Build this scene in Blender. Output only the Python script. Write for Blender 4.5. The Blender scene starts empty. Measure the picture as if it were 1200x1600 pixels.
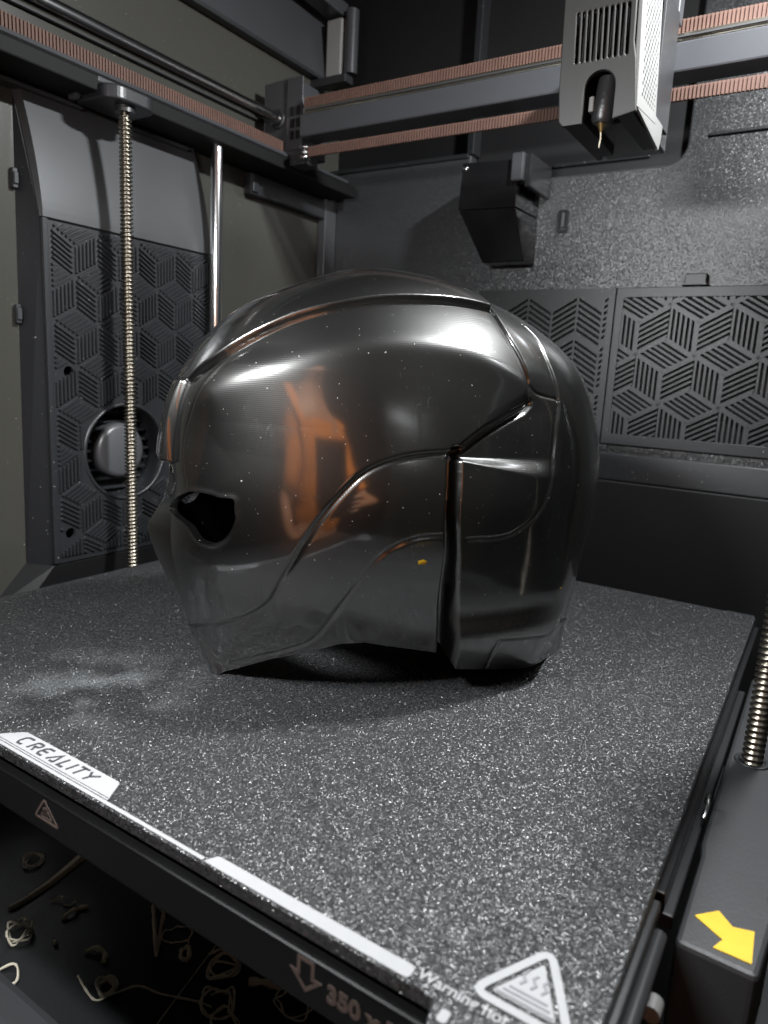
import bpy, bmesh, math, random
import numpy as np
from mathutils import Vector, Matrix
random.seed(7); rng = np.random.default_rng(7)
scene = bpy.context.scene
COL = scene.collection

# ------------------------------------------------------------------ camera
CAM = Vector((0.3938, -0.1242, 0.1384)); YAW, PITCH, ROLL = -0.5608, -0.1919, 0.0538
cd = bpy.data.cameras.new('camera'); cam = bpy.data.objects.new('camera', cd); COL.objects.link(cam)
_f = Vector((math.cos(PITCH)*math.sin(YAW), math.cos(PITCH)*math.cos(YAW), math.sin(PITCH)))
_r0 = Vector((math.cos(YAW), -math.sin(YAW), 0)); _u0 = _r0.cross(_f)
_r = math.cos(ROLL)*_r0 + math.sin(ROLL)*_u0; _u = -math.sin(ROLL)*_r0 + math.cos(ROLL)*_u0
cam.matrix_world = Matrix(((_r.x, _u.x, -_f.x, CAM.x), (_r.y, _u.y, -_f.y, CAM.y), (_r.z, _u.z, -_f.z, CAM.z), (0, 0, 0, 1)))
cd.sensor_fit = 'VERTICAL'; cd.sensor_height = 12.8; cd.lens = 12.8*1093.48/1600
cd.clip_start = 0.01; cd.clip_end = 50
cd.dof.use_dof = True; cd.dof.focus_distance = 0.31; cd.dof.aperture_fstop = 5.0
scene.camera = cam

# ------------------------------------------------------------------ world and lamps
world = bpy.data.worlds.new('World'); scene.world = world; world.use_nodes = True
world.node_tree.nodes['Background'].inputs[0].default_value = (0.5, 0.5, 0.5, 1)
world.node_tree.nodes['Background'].inputs[1].default_value = 0.004

def area_lamp(name, loc, target, sx, sy, watts, color, spread=180):
    d = bpy.data.lights.new(name, 'AREA'); d.shape = 'RECTANGLE'; d.size = sx; d.size_y = sy
    d.energy = watts; d.color = color; d.spread = math.radians(spread)
    o = bpy.data.objects.new(name, d); COL.objects.link(o); o.location = loc
    o.rotation_euler = (Vector(target)-Vector(loc)).to_track_quat('-Z', 'Y').to_euler()
    return o
# the two white LED strips of the print chamber (front beam, right beam) and an added warm lamp to brighten the photographer
area_lamp('led_strip_front', (0.185, -0.10, 0.275), (0.21, 0.25, -0.02), 0.12, 0.025, 1.75, (0.96, 0.985, 1.0), 128)
area_lamp('led_strip_right', (0.400, 0.245, 0.450), (0.14, 0.19, 0.10), 0.045, 0.012, 4.8, (0.96, 0.985, 1.0))
area_lamp('photographer_fill', (0.60, 0.40, 1.3), (0.61, -0.50, 0.2), 0.3, 0.3, 80.0, (1.0, 0.84, 0.62))

scene.view_settings.view_transform = 'Standard'; scene.view_settings.look = 'None'
scene.view_settings.exposure = 0.0; scene.view_settings.gamma = 1.0
scene.view_settings.use_curve_mapping = False
try:
    scene.cycles.use_denoising = True
    scene.cycles.max_bounces = 8
    scene.cycles.sample_clamp_indirect = 6.0
except Exception:
    pass

# ------------------------------------------------------------------ materials
def mat(name, color, rough=0.5, metal=0.0, spec=0.5, bump=None, var=0.0, vscale=40, coat=0.0, dust=0.0, dustscale=260, rvar=0.0):
    """bump=(scale, strength, distance)"""
    m = bpy.data.materials.new(name); m.use_nodes = True
    nt = m.node_tree; b = nt.nodes['Principled BSDF']; L = nt.links.new
    b.inputs['Base Color'].default_value = (*color, 1); b.inputs['Roughness'].default_value = rough
    b.inputs['Metallic'].default_value = metal; b.inputs['Specular IOR Level'].default_value = spec
    b.inputs['Coat Weight'].default_value = coat; b.inputs['Coat Roughness'].default_value = 0.075; b.inputs['Coat IOR'].default_value = 1.9
    tc = nt.nodes.new('ShaderNodeTexCoord')
    def noise(scale, detail=3):
        n = nt.nodes.new('ShaderNodeTexNoise'); n.inputs['Scale'].default_value = scale; n.inputs['Detail'].default_value = detail
        L(tc.outputs['Object'], n.inputs['Vector']); return n
    last = None
    if var > 0:
        n = noise(vscale, 5); mx = nt.nodes.new('ShaderNodeMix'); mx.data_type = 'RGBA'
        mx.inputs[6].default_value = (*[c*(1-var) for c in color], 1); mx.inputs[7].default_value = (*[min(1, c*(1+var)) for c in color], 1)
        L(n.outputs['Fac'], mx.inputs[0]); last = mx.outputs[2]
    if dust > 0:
        n = noise(dustscale, 2); cr = nt.nodes.new('ShaderNodeMapRange')
        cr.inputs[1].default_value = 0.74 - 0.02*dust; cr.inputs[2].default_value = 0.78
        L(n.outputs['Fac'], cr.inputs[0]); mx = nt.nodes.new('ShaderNodeMix'); mx.data_type = 'RGBA'
        if last: L(last, mx.inputs[6])
        else: mx.inputs[6].default_value = (*color, 1)
        mx.inputs[7].default_value = (0.42, 0.41, 0.38, 1); L(cr.outputs[0], mx.inputs[0]); last = mx.outputs[2]
        if metal > 0:
            mm = nt.nodes.new('ShaderNodeMath'); mm.operation = 'MULTIPLY_ADD'; mm.inputs[1].default_value = -metal; mm.inputs[2].default_value = metal
            L(cr.outputs[0], mm.inputs[0]); L(mm.outputs[0], b.inputs['Metallic'])
    if last: L(last, b.inputs['Base Color'])
    if rvar > 0:
        n = noise(vscale*0.7, 6); mr = nt.nodes.new('ShaderNodeMapRange'); mr.inputs[1].default_value = 0.3; mr.inputs[2].default_value = 0.7
        mr.inputs[3].default_value = max(0.02, rough-rvar); mr.inputs[4].default_value = rough+rvar
        L(n.outputs['Fac'], mr.inputs[0]); L(mr.outputs[0], b.inputs['Roughness'])
    if bump:
        n = noise(bump[0], 3); bp = nt.nodes.new('ShaderNodeBump'); bp.inputs['Strength'].default_value = bump[1]; bp.inputs['Distance'].default_value = bump[2]
        L(n.outputs['Fac'], bp.inputs['Height']); L(bp.outputs[0], b.inputs['Normal'])
    return m

M = {}
M['wall_grey'] = mat('smooth olive grey sheet', (0.040, 0.0395, 0.034), 0.24, 0.0, 0.5, (900, 0.06, 0.0005), 0.12, 8, dust=0.1, dustscale=700)
M['back'] = mat('grained black plastic', (0.030, 0.031, 0.033), 0.30, 0.0, 0.6, (800, 1.0, 0.0014), 0.15, 10)
M['back_smooth'] = mat('satin black plastic', (0.011, 0.0115, 0.0125), 0.40, 0.0, 0.4, (700, 0.12, 0.0006), 0.2, 20, dust=0.1, dustscale=600)
M['recess'] = mat('shaded black plastic', (0.005, 0.005, 0.0055), 0.55, 0.0, 0.3, (700, 0.15, 0.0006), 0.25, 20)  # near-black holds the shade of the recess, lower back wall and cover foot
M['black'] = mat('black plastic', (0.016, 0.0165, 0.018), 0.42, 0.0, 0.5, (800, 0.12, 0.0005), 0.2, 25, dust=0.1, dustscale=600)
M['gloss_black'] = mat('glossy black plastic', (0.014, 0.014, 0.015), 0.2, 0.0, 0.5, None, 0.2, 25, rvar=0.08)
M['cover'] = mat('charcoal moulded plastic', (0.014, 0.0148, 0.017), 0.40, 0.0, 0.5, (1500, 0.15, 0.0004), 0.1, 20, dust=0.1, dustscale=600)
M['beam'] = mat('anodised dark grey aluminium', (0.046, 0.048, 0.053), 0.40, 0.2, 0.5, (1600, 0.1, 0.0003), 0.12, 30)
M['frame'] = mat('slate grey frame plastic', (0.036, 0.037, 0.040), 0.33, 0.0, 0.5, None, 0.15, 14, rvar=0.06)
M['palegrey'] = mat('pale grey plastic', (0.17, 0.17, 0.165), 0.4, 0.0, 0.5, None, 0.12, 60)
M['chrome'] = mat('polished steel', (0.58, 0.58, 0.59), 0.17, 1.0, 0.5, None, 0.1, 40)
M['railsteel'] = mat('ground steel', (0.5, 0.47, 0.40), 0.28, 1.0, 0.5, None, 0.15, 60)
M['screw'] = mat('oiled screw steel', (0.23, 0.208, 0.17), 0.33, 1.0, 0.5, (900, 0.15, 0.0003), 0.35, 160)
M['brass'] = mat('brass', (0.6, 0.43, 0.2), 0.3, 1.0)
M['belt'] = mat('brown toothed belt', (0.085, 0.047, 0.036), 0.7, 0.0, 0.3, (1500, 0.3, 0.0004), 0.25, 90)
M['tool'] = mat('warm grey toolhead plastic', (0.026, 0.0257, 0.0245), 0.45, 0.0, 0.5, (1800, 0.15, 0.0003), 0.08, 40)
M['toolside'] = mat('light grey toolhead plastic', (0.15, 0.15, 0.146), 0.42, 0.0, 0.5, None, 0.08, 40)
M['sock'] = mat('black silicone sock', (0.02, 0.02, 0.021), 0.35, 0.0, 0.5, (500, 0.3, 0.0006), 0.3, 120)
M['yellow'] = mat('yellow sticker', (0.52, 0.33, 0.010), 0.5, 0.0, 0.5, (900, 0.1, 0.0004), 0.12, 120)
M['white_print'] = mat('white print', (0.27, 0.27, 0.275), 0.5, 0.0, 0.5, (2500, 0.25, 0.0003), 0.05, 300)
M['ink'] = mat('dark ink', (0.03, 0.03, 0.032), 0.6)
M['rail_ink'] = mat('faded brown print', (0.07, 0.05, 0.042), 0.6)
M['filament'] = mat('pale filament scrap', (0.78, 0.70, 0.56), 0.5, 0.0, 0.5, None, 0.3, 200)
M['floor'] = mat('dark chamber floor', (0.010, 0.011, 0.012), 0.45, 0.0, 0.5, (400, 0.15, 0.0006), 0.3, 30)
M['hole'] = mat('black hole plastic', (0.004, 0.004, 0.004), 0.7, 0.0, 0.2)
M['orange'] = mat('orange cotton', (0.75, 0.26, 0.05), 0.85, 0.0, 0.2, (60, 0.4, 0.01), 0.25, 14)
M['skin'] = mat('skin', (0.50, 0.27, 0.19), 0.5, 0.0, 0.4, None, 0.15, 40)
M['hair'] = mat('dark hair', (0.02, 0.014, 0.01), 0.5)
M['denim'] = mat('dark trousers', (0.03, 0.035, 0.05), 0.8)

def helmet_material():
    m = mat('gunmetal silk print', (0.055, 0.0545, 0.053), 0.36, 1.0, 0.5, None, 0.08, 9, coat=1.0, dust=0.05, dustscale=950, rvar=0.03)
    nt = m.node_tree; b = nt.nodes['Principled BSDF']; L = nt.links.new
    tc = nt.nodes.new('ShaderNodeTexCoord')
    n = nt.nodes.new('ShaderNodeTexNoise'); n.inputs['Scale'].default_value = 26; n.inputs['Detail'].default_value = 4
    L(tc.outputs['Object'], n.inputs['Vector'])
    # rough scars of the removed supports on the lower ledge
    at = nt.nodes.new('ShaderNodeAttribute'); at.attribute_name = 'scar'
    sn = nt.nodes.new('ShaderNodeTexNoise'); sn.inputs['Scale'].default_value = 900; L(tc.outputs['Object'], sn.inputs['Vector'])
    sm_ = nt.nodes.new('ShaderNodeMath'); sm_.operation = 'MULTIPLY'; L(at.outputs['Fac'], sm_.inputs[0]); L(sn.outputs['Fac'], sm_.inputs[1])
    old = b.inputs['Roughness'].links[0].from_socket
    ad = nt.nodes.new('ShaderNodeMath'); ad.operation = 'MULTIPLY_ADD'; ad.inputs[1].default_value = 0.75; L(sm_.outputs[0], ad.inputs[0]); L(old, ad.inputs[2]); L(ad.outputs[0], b.inputs['Roughness'])
    cw = nt.nodes.new('ShaderNodeMath'); cw.operation = 'SUBTRACT'; cw.inputs[0].default_value = 1.0; L(at.outputs['Fac'], cw.inputs[1]); L(cw.outputs[0], b.inputs['Coat Weight'])
    # hairline scuffs: thin contour lines of a warped noise, only in patches
    sv = nt.nodes.new('ShaderNodeMapping'); sv.inputs['Scale'].default_value = (1.0, 1.0, 0.12); L(tc.outputs['Object'], sv.inputs['Vector'])
    s1 = nt.nodes.new('ShaderNodeTexNoise'); s1.inputs['Scale'].default_value = 210; s1.inputs['Detail'].default_value = 1; s1.inputs['Distortion'].default_value = 0.6; L(sv.outputs[0], s1.inputs['Vector'])
    d1 = nt.nodes.new('ShaderNodeMath'); d1.operation = 'SUBTRACT'; d1.inputs[1].default_value = 0.5; L(s1.outputs['Fac'], d1.inputs[0])
    d2 = nt.nodes.new('ShaderNodeMath'); d2.operation = 'ABSOLUTE'; L(d1.outputs[0], d2.inputs[0])
    d3 = nt.nodes.new('ShaderNodeMapRange'); d3.inputs[1].default_value = 0.005; d3.inputs[2].default_value = 0.001; L(d2.outputs[0], d3.inputs[0])
    s2 = nt.nodes.new('ShaderNodeTexNoise'); s2.inputs['Scale'].default_value = 38; s2.inputs['Detail'].default_value = 5; L(tc.outputs['Object'], s2.inputs['Vector'])
    d4 = nt.nodes.new('ShaderNodeMapRange'); d4.inputs[1].default_value = 0.56; d4.inputs[2].default_value = 0.66; L(s2.outputs['Fac'], d4.inputs[0])
    d5 = nt.nodes.new('ShaderNodeMath'); d5.operation = 'MULTIPLY'; L(d3.outputs[0], d5.inputs[0]); L(d4.outputs[0], d5.inputs[1])
    cm = nt.nodes.new('ShaderNodeMix'); cm.data_type = 'RGBA'; cm.inputs[7].default_value = (0.15, 0.148, 0.143, 1)
    L(b.inputs['Base Color'].links[0].from_socket, cm.inputs[6]); L(d5.outputs[0], cm.inputs[0]); L(cm.outputs[2], b.inputs['Base Color'])
    cr_ = nt.nodes.new('ShaderNodeMath'); cr_.operation = 'MULTIPLY_ADD'; cr_.inputs[1].default_value = 0.10; cr_.inputs[2].default_value = 0.095; L(d4.outputs[0], cr_.inputs[0])
    L(cr_.outputs[0], b.inputs['Coat Roughness'])
    # print layers: thin horizontal lines, very faint
    w = nt.nodes.new('ShaderNodeTexWave'); w.wave_type = 'BANDS'; w.bands_direction = 'Z'; w.inputs['Scale'].default_value = 420; w.inputs['Distortion'].default_value = 0.4
    L(tc.outputs['Object'], w.inputs['Vector'])
    bp = nt.nodes.new('ShaderNodeBump'); bp.inputs['Strength'].default_value = 0.06; bp.inputs['Distance'].default_value = 0.0012
    b2 = nt.nodes.new('ShaderNodeBump'); b2.inputs['Strength'].default_value = 0.045; b2.inputs['Distance'].default_value = 0.0003
    L(n.outputs['Fac'], bp.inputs['Height']); L(w.outputs['Fac'], b2.inputs['Height']); L(b2.outputs[0], bp.inputs['Normal']); L(bp.outputs[0], b.inputs['Normal'])
    return m
M['helmet'] = helmet_material()

def sparkle(name, color, scale, tilt, rough, spec=0.6):
    m = mat(name, color, rough, 0.0, spec, None, 0.15, 10); nt = m.node_tree; L = nt.links.new; b = nt.nodes['Principled BSDF']
    tc = nt.nodes.new('ShaderNodeTexCoord'); geo = nt.nodes.new('ShaderNodeNewGeometry'); last = geo.outputs['Normal']
    for sc_, tl in ((scale, tilt), (scale*0.55, tilt*0.6)):
        v = nt.nodes.new('ShaderNodeTexVoronoi'); v.inputs['Scale'].default_value = sc_; v.feature = 'SMOOTH_F1'; v.inputs['Smoothness'].default_value = 0.35; L(tc.outputs['Object'], v.inputs['Vector'])
        s_ = nt.nodes.new('ShaderNodeVectorMath'); s_.operation = 'SUBTRACT'; s_.inputs[1].default_value = (0.5, 0.5, 0.5); L(v.outputs['Color'], s_.inputs[0])
        k = nt.nodes.new('ShaderNodeVectorMath'); k.operation = 'SCALE'; k.inputs['Scale'].default_value = tl; L(s_.outputs[0], k.inputs[0])
        a = nt.nodes.new('ShaderNodeVectorMath'); a.operation = 'ADD'; L(last, a.inputs[0]); L(k.outputs[0], a.inputs[1]); last = a.outputs[0]
    n = nt.nodes.new('ShaderNodeVectorMath'); n.operation = 'NORMALIZE'; L(last, n.inputs[0]); L(n.outputs[0], b.inputs['Normal'])
    return m
M['back'] = sparkle('grained black plastic', (0.022, 0.023, 0.0245), 1900, 0.24, 0.36)

def plate_material():
    m = bpy.data.materials.new('sparkling black powder coat'); m.use_nodes = True
    nt = m.node_tree; b = nt.nodes['Principled BSDF']; L = nt.links.new
    tc = nt.nodes.new('ShaderNodeTexCoord')
    def node(t): return nt.nodes.new(t)
    vor = node('ShaderNodeTexVoronoi'); vor.inputs['Scale'].default_value = 2900; L(tc.outputs['Object'], vor.inputs['Vector'])
    vor2 = node('ShaderNodeTexVoronoi'); vor2.inputs['Scale'].default_value = 1600; L(tc.outputs['Object'], vor2.inputs['Vector'])
    # per-grain facet tilt
    def tilt(v, amt):
        s = node('ShaderNodeVectorMath'); s.operation = 'SUBTRACT'; s.inputs[1].default_value = (0.5, 0.5, 0.5); L(v.outputs['Color'], s.inputs[0])
        k = node('ShaderNodeVectorMath'); k.operation = 'SCALE'; k.inputs['Scale'].default_value = amt; L(s.outputs[0], k.inputs[0]); return k
    t1, t2 = tilt(vor, 0.9), tilt(vor2, 0.65)
    geo = node('ShaderNodeNewGeometry')
    a1 = node('ShaderNodeVectorMath'); a1.operation = 'ADD'; L(geo.outputs['Normal'], a1.inputs[0]); L(t1.outputs[0], a1.inputs[1])
    a2 = node('ShaderNodeVectorMath'); a2.operation = 'ADD'; L(a1.outputs[0], a2.inputs[0]); L(t2.outputs[0], a2.inputs[1])
    nn = node('ShaderNodeVectorMath'); nn.operation = 'NORMALIZE'; L(a2.outputs[0], nn.inputs[0]); L(nn.outputs[0], b.inputs['Normal'])
    # wear: pale glue residue patch near the front left, faint mottling elsewhere
    n = node('ShaderNodeTexNoise'); n.inputs['Scale'].default_value = 55; n.inputs['Detail'].default_value = 6; L(tc.outputs['Object'], n.inputs['Vector'])
    sub = node('ShaderNodeVectorMath'); sub.operation = 'DISTANCE'; sub.inputs[1].default_value = (0.142-0.185, 0.050-0.1835, 0.0045); L(tc.outputs['Object'], sub.inputs[0])
    mr = node('ShaderNodeMapRange'); mr.inputs[1].default_value = 0.055; mr.inputs[2].default_value = 0.005; L(sub.outputs['Value'], mr.inputs[0])
    nr = node('ShaderNodeMapRange'); nr.inputs[1].default_value = 0.42; nr.inputs[2].default_value = 0.68; L(n.outputs['Fac'], nr.inputs[0])
    mu = node('ShaderNodeMath'); mu.operation = 'MULTIPLY'; L(mr.outputs[0], mu.inputs[0]); L(nr.outputs[0], mu.inputs[1])
    c1 = node('ShaderNodeMix'); c1.data_type = 'RGBA'; c1.inputs[6].default_value = (0.009, 0.0092, 0.0098, 1); c1.inputs[7].default_value = (0.036, 0.0365, 0.038, 1); L(vor.outputs['Distance'], c1.inputs[0])
    c2 = node('ShaderNodeMix'); c2.data_type = 'RGBA'; c2.inputs[7].default_value = (0.12, 0.125, 0.13, 1); L(c1.outputs[2], c2.inputs[6]); L(mu.outputs[0], c2.inputs[0])
    L(c2.outputs[2], b.inputs['Base Color'])
    b.inputs['Roughness'].default_value = 0.34; b.inputs['Specular IOR Level'].default_value = 0.8
    return m
M['plate'] = plate_material()

# ------------------------------------------------------------------ mesh helpers
class MB:
    def __init__(s): s.v = []; s.f = []; s.smooth = []
    def add(s, verts, faces, smooth=False):
        k = len(s.v); s.v += [tuple(p) for p in verts]; s.f += [tuple(i+k for i in f) for f in faces]; s.smooth += [smooth]*len(faces); return s
    def box(s, x0, x1, y0, y1, z0, z1):
        v = [(x0,y0,z0),(x1,y0,z0),(x1,y1,z0),(x0,y1,z0),(x0,y0,z1),(x1,y0,z1),(x1,y1,z1),(x0,y1,z1)]
        return s.add(v, [(0,3,2,1),(4,5,6,7),(0,1,5,4),(1,2,6,5),(2,3,7,6),(3,0,4,7)])
    def hexa(s, v):   # 8 points: bottom ring (ccw), top ring
        return s.add(v, [(0,3,2,1),(4,5,6,7),(0,1,5,4),(1,2,6,5),(2,3,7,6),(3,0,4,7)])
    def prism(s, loop, axis, a, b):
        """loop of 2D points extruded along axis (0,1,2) from a to b; 2D = remaining axes in order"""
        def P(p, t):
            q = list(p); q.insert(axis, t); return q
        n = len(loop); v = [P(p, a) for p in loop] + [P(p, b) for p in loop]
        f = [tuple(range(n))[::-1], tuple(range(n, 2*n))] + [(i, (i+1) % n, n+(i+1) % n, n+i) for i in range(n)]
        return s.add(v, f)
    def tube(s, pts, r, seg=8, caps=True, smooth=True):
        pts = [Vector(p) for p in pts]; n = len(pts); rr = r if hasattr(r, '__len__') else [r]*n
        rings = []; t0 = None; nx = None
        for i in range(n):
            t = (pts[min(i+1, n-1)]-pts[max(i-1, 0)]).normalized()
            if nx is None: nx = t.orthogonal().normalized()
            else: nx = (nx - t*nx.dot(t)).normalized()
            ny = t.cross(nx)
            rings.append([pts[i]+rr[i]*(math.cos(2*math.pi*k/seg)*nx+math.sin(2*math.pi*k/seg)*ny) for k in range(seg)])
        v = [p for r_ in rings for p in r_]
        f = [(i*seg+k, i*seg+(k+1) % seg, (i+1)*seg+(k+1) % seg, (i+1)*seg+k) for i in range(n-1) for k in range(seg)]
        s.add(v, f, smooth)
        if caps:
            s.add(rings[0], [tuple(range(seg))[::-1]]); s.add(rings[-1], [tuple(range(seg))])
        return s
    def lathe(s, prof, o, axis=2, seg=40, smooth=True):
        """prof: (radius, t) list, revolved round axis through o"""
        v = []
        for r, t in prof:
            for k in range(seg):
                a = 2*math.pi*k/seg; p = [r*math.cos(a), r*math.sin(a)]; p.insert(axis, t); v.append([p[i]+o[i] for i in range(3)])
        n = len(prof)
        return s.add(v, [(i*seg+k, i*seg+(k+1) % seg, (i+1)*seg+(k+1) % seg, (i+1)*seg+k) for i in range(n-1) for k in range(seg)], smooth)
    def build(s, name, m, parent=None, bevel=0.0, seg=2):
        off = parent.matrix_world.translation if parent else Vector((0, 0, 0))
        if parent and parent.parent: off = parent.location + parent.parent.location
        elif parent: off = parent.location
        me = bpy.data.meshes.new(name)
        me.from_pydata([(p[0]-off[0], p[1]-off[1], p[2]-off[2]) for p in s.v], [], s.f); me.validate()
        if len(me.polygons) == len(s.smooth): me.polygons.foreach_set('use_smooth', s.smooth)
        bm = bmesh.new(); bm.from_mesh(me); bmesh.ops.recalc_face_normals(bm, faces=bm.faces); bm.to_mesh(me); bm.free()
        o = bpy.data.objects.new(name, me); COL.objects.link(o); me.materials.append(m)
        if parent: o.parent = parent
        if bevel > 0:
            b = o.modifiers.new('bevel', 'BEVEL'); b.width = bevel; b.segments = seg; b.limit_method = 'ANGLE'; b.angle_limit = math.radians(35)
        return o

def tag(o, label, cat, group=None):
    o['label'] = label; o['category'] = cat
    if group: o['group'] = group
    return o
def structure(o): o['kind'] = 'structure'; return o
def thing(name, label, cat, loc, group=None):
    o = bpy.data.objects.new(name, None); COL.objects.link(o); o.location = loc; o.empty_display_size = 0.01
    return tag(o, label, cat, group)
def copy_tree(o, parent=None):
    c = o.copy(); COL.objects.link(c); c.parent = parent
    for ch in list(o.children): copy_tree(ch, c)
    return c
def holed(loop, holes, axis, a, b):
    """plate with holes: 2D loops, extruded along axis from a to b"""
    bm = bmesh.new()
    def P(p, t):
        q = list(p); q.insert(axis, t); return q
    for lp in [loop]+holes:
        vs = [bm.verts.new(P(p, a)) for p in lp]
        for i in range(len(vs)): bm.edges.new((vs[i], vs[(i+1) % len(vs)]))
    bmesh.ops.triangle_fill(bm, use_beauty=True, edges=bm.edges[:])
    r = bmesh.ops.extrude_face_region(bm, geom=bm.faces[:])
    d = [0, 0, 0]; d[axis] = b-a
    bmesh.ops.translate(bm, verts=[e for e in r['geom'] if isinstance(e, bmesh.types.BMVert)], vec=d)
    bm.verts.index_update()
    m = MB(); m.add([v.co[:] for v in bm.verts], [tuple(v.index for v in f.verts) for f in bm.faces]); bm.free()
    return m
def circle(cx, cy, r, n=32, r2=None): return [(cx+r*math.cos(2*math.pi*i/n), cy+(r2 or r)*math.sin(2*math.pi*i/n)) for i in range(n)]
def rrect(x0, x1, y0, y1, r, n=5):
    out = []
    for cx, cy, a0 in ((x1-r, y1-r, 0), (x0+r, y1-r, 90), (x0+r, y0+r, 180), (x1-r, y0+r, 270)):
        for i in range(n+1):
            a = math.radians(a0+90*i/n); out.append((cx+r*math.cos(a), cy+r*math.sin(a)))
    return out
def roundpoly(pts, r, n=4):
    out = []; N = len(pts)
    for i in range(N):
        p, a, b = Vector(pts[i]), Vector(pts[i-1]), Vector(pts[(i+1) % N])
        rr = r[i] if hasattr(r, '__len__') else r
        if rr <= 0: out.append(tuple(p)); continue
        da, db = (a-p), (b-p); ra = min(rr, da.length*0.45); rb = min(rr, db.length*0.45); pa, pb = p+da.normalized()*ra, p+db.normalized()*rb
        for k in range(n+1):
            t = k/n; out.append(tuple((1-t)**2*pa+2*t*(1-t)*p+t*t*pb))
    return out
def stroke(mb, pts, w, z0, z1, frame=None, closed=False):
    """flat ribbon of width w along 2D pts as thin solid; frame maps (x,y,z)->3D"""
    fr = frame or (lambda x, y, z: (x, y, z))
    pts = [Vector(p) for p in pts]; n = len(pts); Lp, Rp = [], []
    for i in range(n):
        if closed: a, b = pts[i-1], pts[(i+1) % n]
        else: a, b = pts[max(0, i-1)], pts[min(n-1, i+1)]
        t1 = (pts[i]-a).normalized() if (pts[i]-a).length > 1e-9 else (b-pts[i]).normalized()
        t2 = (b-pts[i]).normalized() if (b-pts[i]).length > 1e-9 else t1
        t = (t1+t2).normalized(); nn = Vector((-t.y, t.x)); k = min(2.0, 1/max(0.3, nn.dot(Vector((-t1.y, t1.x)))))
        Lp.append(pts[i]+nn*w/2*k); Rp.append(pts[i]-nn*w/2*k)
    m = n if closed else n-1
    for i in range(m):
        j = (i+1) % n
        q = [Lp[i], Rp[i], Rp[j], Lp[j]]
        mb.hexa([fr(p.x, p.y, z0) for p in q]+[fr(p.x, p.y, z1) for p in q])
    return mb

# ================================================================== SETTING: the chamber of the printer
X0, Y1 = -0.060, 0.465           # left wall, back wall
structure(MB().box(X0-0.006, X0, -0.16, Y1+0.03, -0.19, 0.405).build('left_wall', M['wall_grey']))
structure(MB().box(0.440, 0.446, -0.02, Y1+0.03, -0.19, 0.46).build('right_wall', M['wall_grey']))
structure(MB().box(X0-0.03, 0.47, -0.16, Y1+0.03, -0.20, -0.152).build('floor', M['floor']))
# front sill seen in the lower left corner
structure(MB().box(X0, 0.44, -0.16, -0.020, -0.152, -0.060).build('front_sill', M['frame'], bevel=0.003))
structure(MB().box(X0-0.03, 0.47, -0.08, Y1+0.04, 0.505, 0.51).build('ceiling', M['black']))  # unseen chamber top, added to block the lamp on the photographer
# back wall: grained sheet with a stepped recess above, rounded at its lower right corner
loop = [(X0, 0.064), (0.44, 0.064), (0.44, 0.50), (0.272, 0.50)]
for i in range(7):
    a = math.radians(-90*i/6); loop.append((0.258+0.014*math.cos(a), 0.320+0.014*math.sin(a)))
loop += [(0.094, 0.306), (0.094, 0.333), (X0, 0.333)]
bw = structure(MB().prism(loop, 1, Y1, Y1+0.012).build('back_wall', M['back'], bevel=0.0015))
structure(MB().box(X0, 0.40, Y1+0.013, Y1+0.02, 0.29, 0.505).build('back_wall_recess', M['recess']))
structure(MB().hexa([(X0,Y1-0.005,0.064),(0.44,Y1-0.005,0.064),(0.44,Y1,0.064),(X0,Y1,0.064),(X0,Y1-0.003,0.086),(0.44,Y1-0.003,0.086),(0.44,Y1-0.001,0.086),(X0,Y1-0.001,0.086)]).build('back_wall_ledge', M['back_smooth'], bevel=0.001))
structure(MB().box(X0, 0.44, Y1-0.0065, Y1+0.012, -0.152, 0.0635).build('back_wall_lower', M['recess'], bevel=0.001))
# raised bead lines in the recess and on the wall right of it
MB().box(0.165, 0.243, Y1+0.0105, Y1+0.0135, 0.316, 0.319).build('bead', M['back_smooth'], bw, 0.001)
MB().box(0.286, 0.43, Y1-0.002, Y1+0.001, 0.322, 0.3245).build('bead', M['back_smooth'], bw, 0.0008)
MB().box(X0, 0.092, Y1-0.002, Y1+0.006, 0.3285, 0.3325).build('bead', M['back_smooth'], bw, 0.001)
MB().box(0.090, 0.0965, Y1-0.002, Y1+0.0125, 0.331, 0.50).build('bead', M['back_smooth'], bw, 0.001)
MB().box(X0, 0.30, Y1-0.004, Y1+0.0125, 0.392, 0.400).build('bead', M['back_smooth'], bw, 0.0015)

# corner post strip between left and back wall
structure(MB().box(X0+0.0005, X0+0.010, Y1-0.018, Y1-0.0005, -0.152, 0.31).build('corner_post', M['frame'], bevel=0.001))

# ------------------------------------------------------------------ upper frame above the left wall
uf = thing('upper_frame', 'dark grey upper frame over the left wall with corner post', 'frame', (X0, 0.2, 0.405))
MB().hexa([(X0-0.004,-0.10,0.407),(X0+0.006,-0.10,0.407),(X0+0.006,Y1-0.012,0.407),(X0-0.004,Y1-0.012,0.407),(X0-0.022,-0.10,0.50),(X0-0.012,-0.10,0.50),(X0-0.012,Y1-0.012,0.50),(X0-0.022,Y1-0.012,0.50)]).build('side_panel', M['frame'], uf, 0.001)
MB().box(X0-0.006, X0+0.009, -0.10, Y1-0.012, 0.4035, 0.4068).build('lip', M['black'], uf, 0.0005)
MB().box(-0.053, -0.036, Y1-0.022, Y1-0.013, 0.404, 0.456).build('post', M['palegrey'], uf, 0.0012)
MB().tube([(-0.0285, Y1-0.016, 0.409), (-0.0285, Y1-0.016, 0.462)], 0.0062, 20).build('hinge_barrel', M['frame'], uf)
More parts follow.
